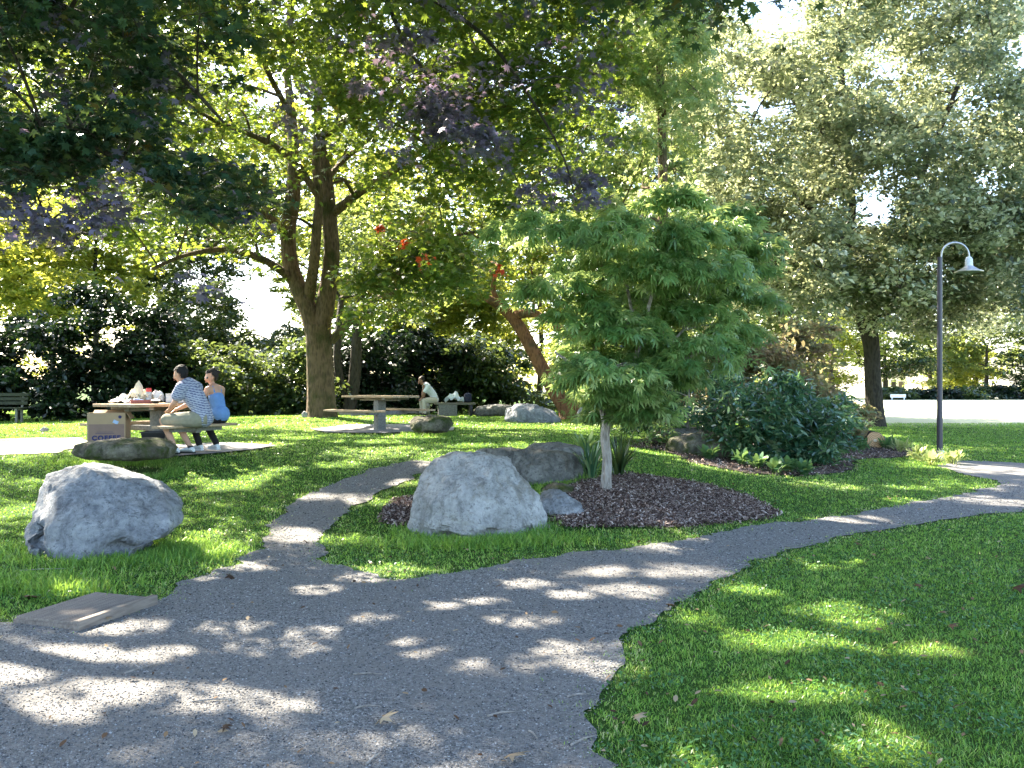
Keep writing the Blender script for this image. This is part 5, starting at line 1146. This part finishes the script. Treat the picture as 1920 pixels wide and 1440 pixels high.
for a in [(270,1258,.22,.9,'forked pale twig on sunlit gravel at left',3),(940,1345,.14,.4,'pale twig on the gravel left of the lawn corner',0),(1085,1310,.12,.3,'pale twig near the lawn edge at bottom centre',0),(700,1430,.12,1.2,'short twig at the bottom of the gravel',0),
  (690,1332,.12,.2,'thin twig on the shaded gravel at centre',0),(690,1270,.16,0,'straight twig on the gravel above centre bottom',0),(955,1150,.22,-.2,'curled twig on the middle of the gravel',1),(1095,1395,.16,.7,'twig pointing at the lower lawn corner',0),(60,1030,.3,-1.0,'long bare twig in the grass below the left boulder',1),(80,1072,.35,.2,'second bare twig lower below the left boulder',0),
  (1000,1385,.10,-1.2,'short upright looking twig on the gravel near the lawn corner',0),(400,1320,.2,.15,'dark thin twig in the large sun patch at lower left',0)]: twig(*a)

# ------------------------------------------------------------------ ground cover (stuff)
def uvof(x, y, z): return 960+F*x/y, 720-F*(z-CAMZ)/y
def clear_mask(x, y, rocks=.72):
    m = ~inpoly(x, y, PATH) & ~inpoly(x, y, MULCH) & ~inpoly(x, y, MULCH2) & ~inpoly(x, y, MULCH3) & ~inpoly(x, y, PAD1) & ~inpoly(x, y, PAD2)
    m &= ~inpoly(x, y, SUN_BAND) & ~((x > 5) & (y > 35))
    for cx, cy, a, b_ in ROCKS: m &= ((x-cx)/(a*rocks))**2+((y-cy)/(b_*rocks+.01))**2 > 1
    return m
NB = 760000; rr = np.random.default_rng(77)
y = np.exp(rr.uniform(math.log(3.1), math.log(46), NB)); x = rr.uniform(-1, 1, NB)*(.64*y+2.0)
# thicker fringe where blades spill over the gravel edge
jx = .09*np.sin(x*9+3*np.sin(y*7))*np.sin(y*11+2*np.sin(x*5)); jy = .10*np.sin(x*8+1+3*np.sin(y*6))*np.sin(y*12+2*np.sin(x*7))
far_ = 1+2.6*(rr.random(NB) < .10)
m = clear_mask(x+jx+rr.normal(0, .055, NB)*far_, y+jy+rr.normal(0, .06, NB)*far_); x, y = x[m], y[m]
edge = ~clear_mask(x+.16, y, .72) | ~clear_mask(x-.16, y, .72) | ~clear_mask(x, y+.2, .72) | ~clear_mask(x, y-.2, .72)
tuft = np.sin(x*13+2.3*np.sin(y*9.7))*np.sin(y*15+2.1*np.sin(x*11.3))
pn = np.array([noise.noise(Vector((a*.9, b_*.9, 1))) for a, b_ in zip(x[::8], y[::8])]); pn = np.repeat(pn, 8)[:len(x)]
pn = np.pad(pn, (0, len(x)-len(pn)))
z = H(x, y)
sun_pale = np.zeros(len(x))  # sunlight painted as straw-coloured blades where the sun patches fall
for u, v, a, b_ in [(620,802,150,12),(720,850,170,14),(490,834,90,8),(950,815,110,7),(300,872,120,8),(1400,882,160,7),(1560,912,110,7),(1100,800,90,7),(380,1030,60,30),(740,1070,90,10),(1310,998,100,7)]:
    g = G(u, v); sun_pale = np.maximum(sun_pale, np.exp(-((x-g.x)/(a*g.y/F))**2-((y-g.y)/max(.3, b_*g.y*g.y/F/1.2))**2))
def blades(x, y, z, ht, wd, rr, name='grass', label='short green lawn grass with clumps', bias=None):
    n = len(x); an = rr.uniform(0, 2*math.pi, n); ti = rr.uniform(.1, .95, n); L_ = ht*rr.uniform(.55, 1.3, n); w_ = wd*rr.uniform(.7, 1.3, n)
    o = np.stack([np.cos(an)*np.sin(ti), np.sin(an)*np.sin(ti), np.cos(ti)], 1); fa = rr.uniform(0, math.pi, n); sd = np.stack([np.cos(fa), np.sin(fa), np.zeros(n)], 1)
    b_ = np.stack([x, y, z-.004], 1); mid = b_+o*L_[:, None]*.55; tip = mid+(o*np.array([1.3, 1.3, .55]))*L_[:, None]*.5
    V = np.stack([b_-sd*w_[:, None]*.5, b_+sd*w_[:, None]*.5, mid+sd*w_[:, None]*.42, tip, mid-sd*w_[:, None]*.42], 1)
    rv = rr.random(n)*.8 if bias is None else np.clip(rr.random(n)*.75+bias, 0, 1)
    return np_mesh(name, V, 5, [(0, 1, 2, 4), (4, 2, 3)], rv)
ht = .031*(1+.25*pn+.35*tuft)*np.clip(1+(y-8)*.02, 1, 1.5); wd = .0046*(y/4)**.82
o = link('grass', blades(x, y, z, ht, wd, rr, bias=pn*.25+.12*tuft+sun_pale*.55*rr.random(len(x))+edge*.3*rr.random(len(x))), M['blade']); tag(o, 'short green lawn grass around the path and rocks', 'grass', kind='stuff')
# longer tufts around rocks, trunk feet and kerbs
xs, ys = [], []
for cx, cy, a, b_ in ROCKS[:8]:
    n = int(2600*a); t_ = rr.uniform(0, 2*math.pi, n); k_ = rr.uniform(.82, 1.22, n); xs.append(cx+np.cos(t_)*a*k_); ys.append(cy-.12+np.sin(t_)*(b_+.05)*k_)
for (u, v, a, b_, n) in [(300,1040,.7,.5,5200),(900,1020,1.0,.3,4200),(60,1100,.7,.35,3000),(230,868,1.2,.3,2600)]:
    g = G(u, v); xs.append(rr.normal(g.x, a*.5, n)); ys.append(rr.normal(g.y, b_*.5, n))
xs = np.concatenate(xs); ys = np.concatenate(ys); m = clear_mask(xs, ys, .8); xs, ys = xs[m], ys[m]
o = link('long_grass', blades(xs, ys, H(xs, ys), np.full(len(xs), .105), np.full(len(xs), .007), rr, 'long_grass'), M['blade']); tag(o, 'longer uncut grass tufts at the feet of the rocks', 'grass', kind='stuff')
# clover and broad weeds in the lawn
n = 42000; y = np.exp(rr.uniform(math.log(3.1), math.log(14), n)); x = rr.uniform(-.68, .68, n)*y
cl = np.array([noise.noise(Vector((a*1.3, b_*1.3, 9))) for a, b_ in zip(x, y)]); m = (cl > -.05) & clear_mask(x, y); x, y = x[m], y[m]
pos = np.stack([x, y, H(x, y)+.028+rr.random(len(x))*.012], 1)
V = rot_leaves(pos, rr.normal(0, 1, (len(x), 3)), .016+.018*rr.random(len(x)), 1.2, .2, 'oval', rr)
o = link('clover', np_mesh('clover', V, 6, TPL['oval'][1], rr.random(len(x))), M['clover']); tag(o, 'clover and small weeds among the lawn grass', 'weeds', kind='stuff')
# gravel stones
n = 210000; y = np.exp(rr.uniform(math.log(2.7), math.log(14), n)); x = rr.uniform(-1, 1, n)*(.64*y+1.6); m = inpoly(x+rr.normal(0, .06, n)*(rr.random(n) < .5), y+rr.normal(0, .08, n), PATH); x, y = x[m], y[m]; n = len(x)
oct_v = np.array([(1,0,0),(0,1,0),(-1,0,0),(0,-1,0),(0,0,.7),(0,0,-.7)]); oct_f = [(0,1,4),(1,2,4),(2,3,4),(3,0,4),(1,0,5),(2,1,5),(3,2,5),(0,3,5)]
an = rr.uniform(0, 6.28, n); s_ = (.0028+.0048*rr.random(n)**2)*np.clip((y/5)**.6, .8, 2)
ca, sa = np.cos(an), np.sin(an); B = oct_v[None]*np.stack([rr.uniform(.7, 1.4, n), rr.uniform(.7, 1.2, n), rr.uniform(.6, 1, n)], 1)[:, None, :]*s_[:, None, None]
B = B+rr.normal(0, .16, B.shape)*s_[:, None, None]
V = np.stack([B[:, :, 0]*ca[:, None]-B[:, :, 1]*sa[:, None]+x[:, None], B[:, :, 0]*sa[:, None]+B[:, :, 1]*ca[:, None]+y[:, None], B[:, :, 2]+(H(x, y)+.0135)[:, None]], 2)
o = link('gravel_stones', np_mesh('gravel_stones', V, 6, oct_f, rr.random(n)), M['pebble']); tag(o, 'loose grey gravel stones covering the path', 'gravel', kind='stuff')
# bark chips
xs, ys = [], []
for poly, n in ((MULCH, 22000), (MULCH2, 2500), (MULCH3, 14000)):
    a = np.array(poly); x = rr.uniform(a[:, 0].min(), a[:, 0].max(), n*3); y = rr.uniform(a[:, 1].min(), a[:, 1].max(), n*3); m = inpoly(x+rr.normal(0, .06, len(x)), y+rr.normal(0, .10, len(x)), poly); xs.append(x[m]); ys.append(y[m])
x = np.concatenate(xs); y = np.concatenate(ys); pos = np.stack([x, y, H(x, y)+.02+.025*rr.random(len(x))], 1)
V = rot_leaves(pos, rr.normal(0, 1, (len(x), 3)), .03+.045*rr.random(len(x)), .6, 0, 'long', rr)
o = link('bark_chips', np_mesh('bark_chips', V, 6, TPL['long'][1], rr.random(len(x))**1.4), M['chip']); tag(o, 'brown bark chips mulching the planting beds', 'mulch', kind='stuff')
# scattered small dead leaves
n = 1300; y = np.exp(rr.uniform(math.log(3.4), math.log(26), n)); x = rr.uniform(-.62, .62, n)*y; keepm = (rr.random(n) < .45) | ~inpoly(x, y, PATH); x, y = x[keepm], y[keepm]
pos = np.stack([x, y, H(x, y)+.03], 1); V = rot_leaves(pos, rr.normal(0, 1, (len(x), 3)), .02+.035*rr.random(len(x)), 2.0, 0, 'oval', rr)
o = link('leaf_litter', np_mesh('leaf_litter', V, 6, TPL['oval'][1], rr.random(len(x))), M['litter']); tag(o, 'small dead leaves and bits scattered over lawn and path', 'leaf litter', kind='stuff')
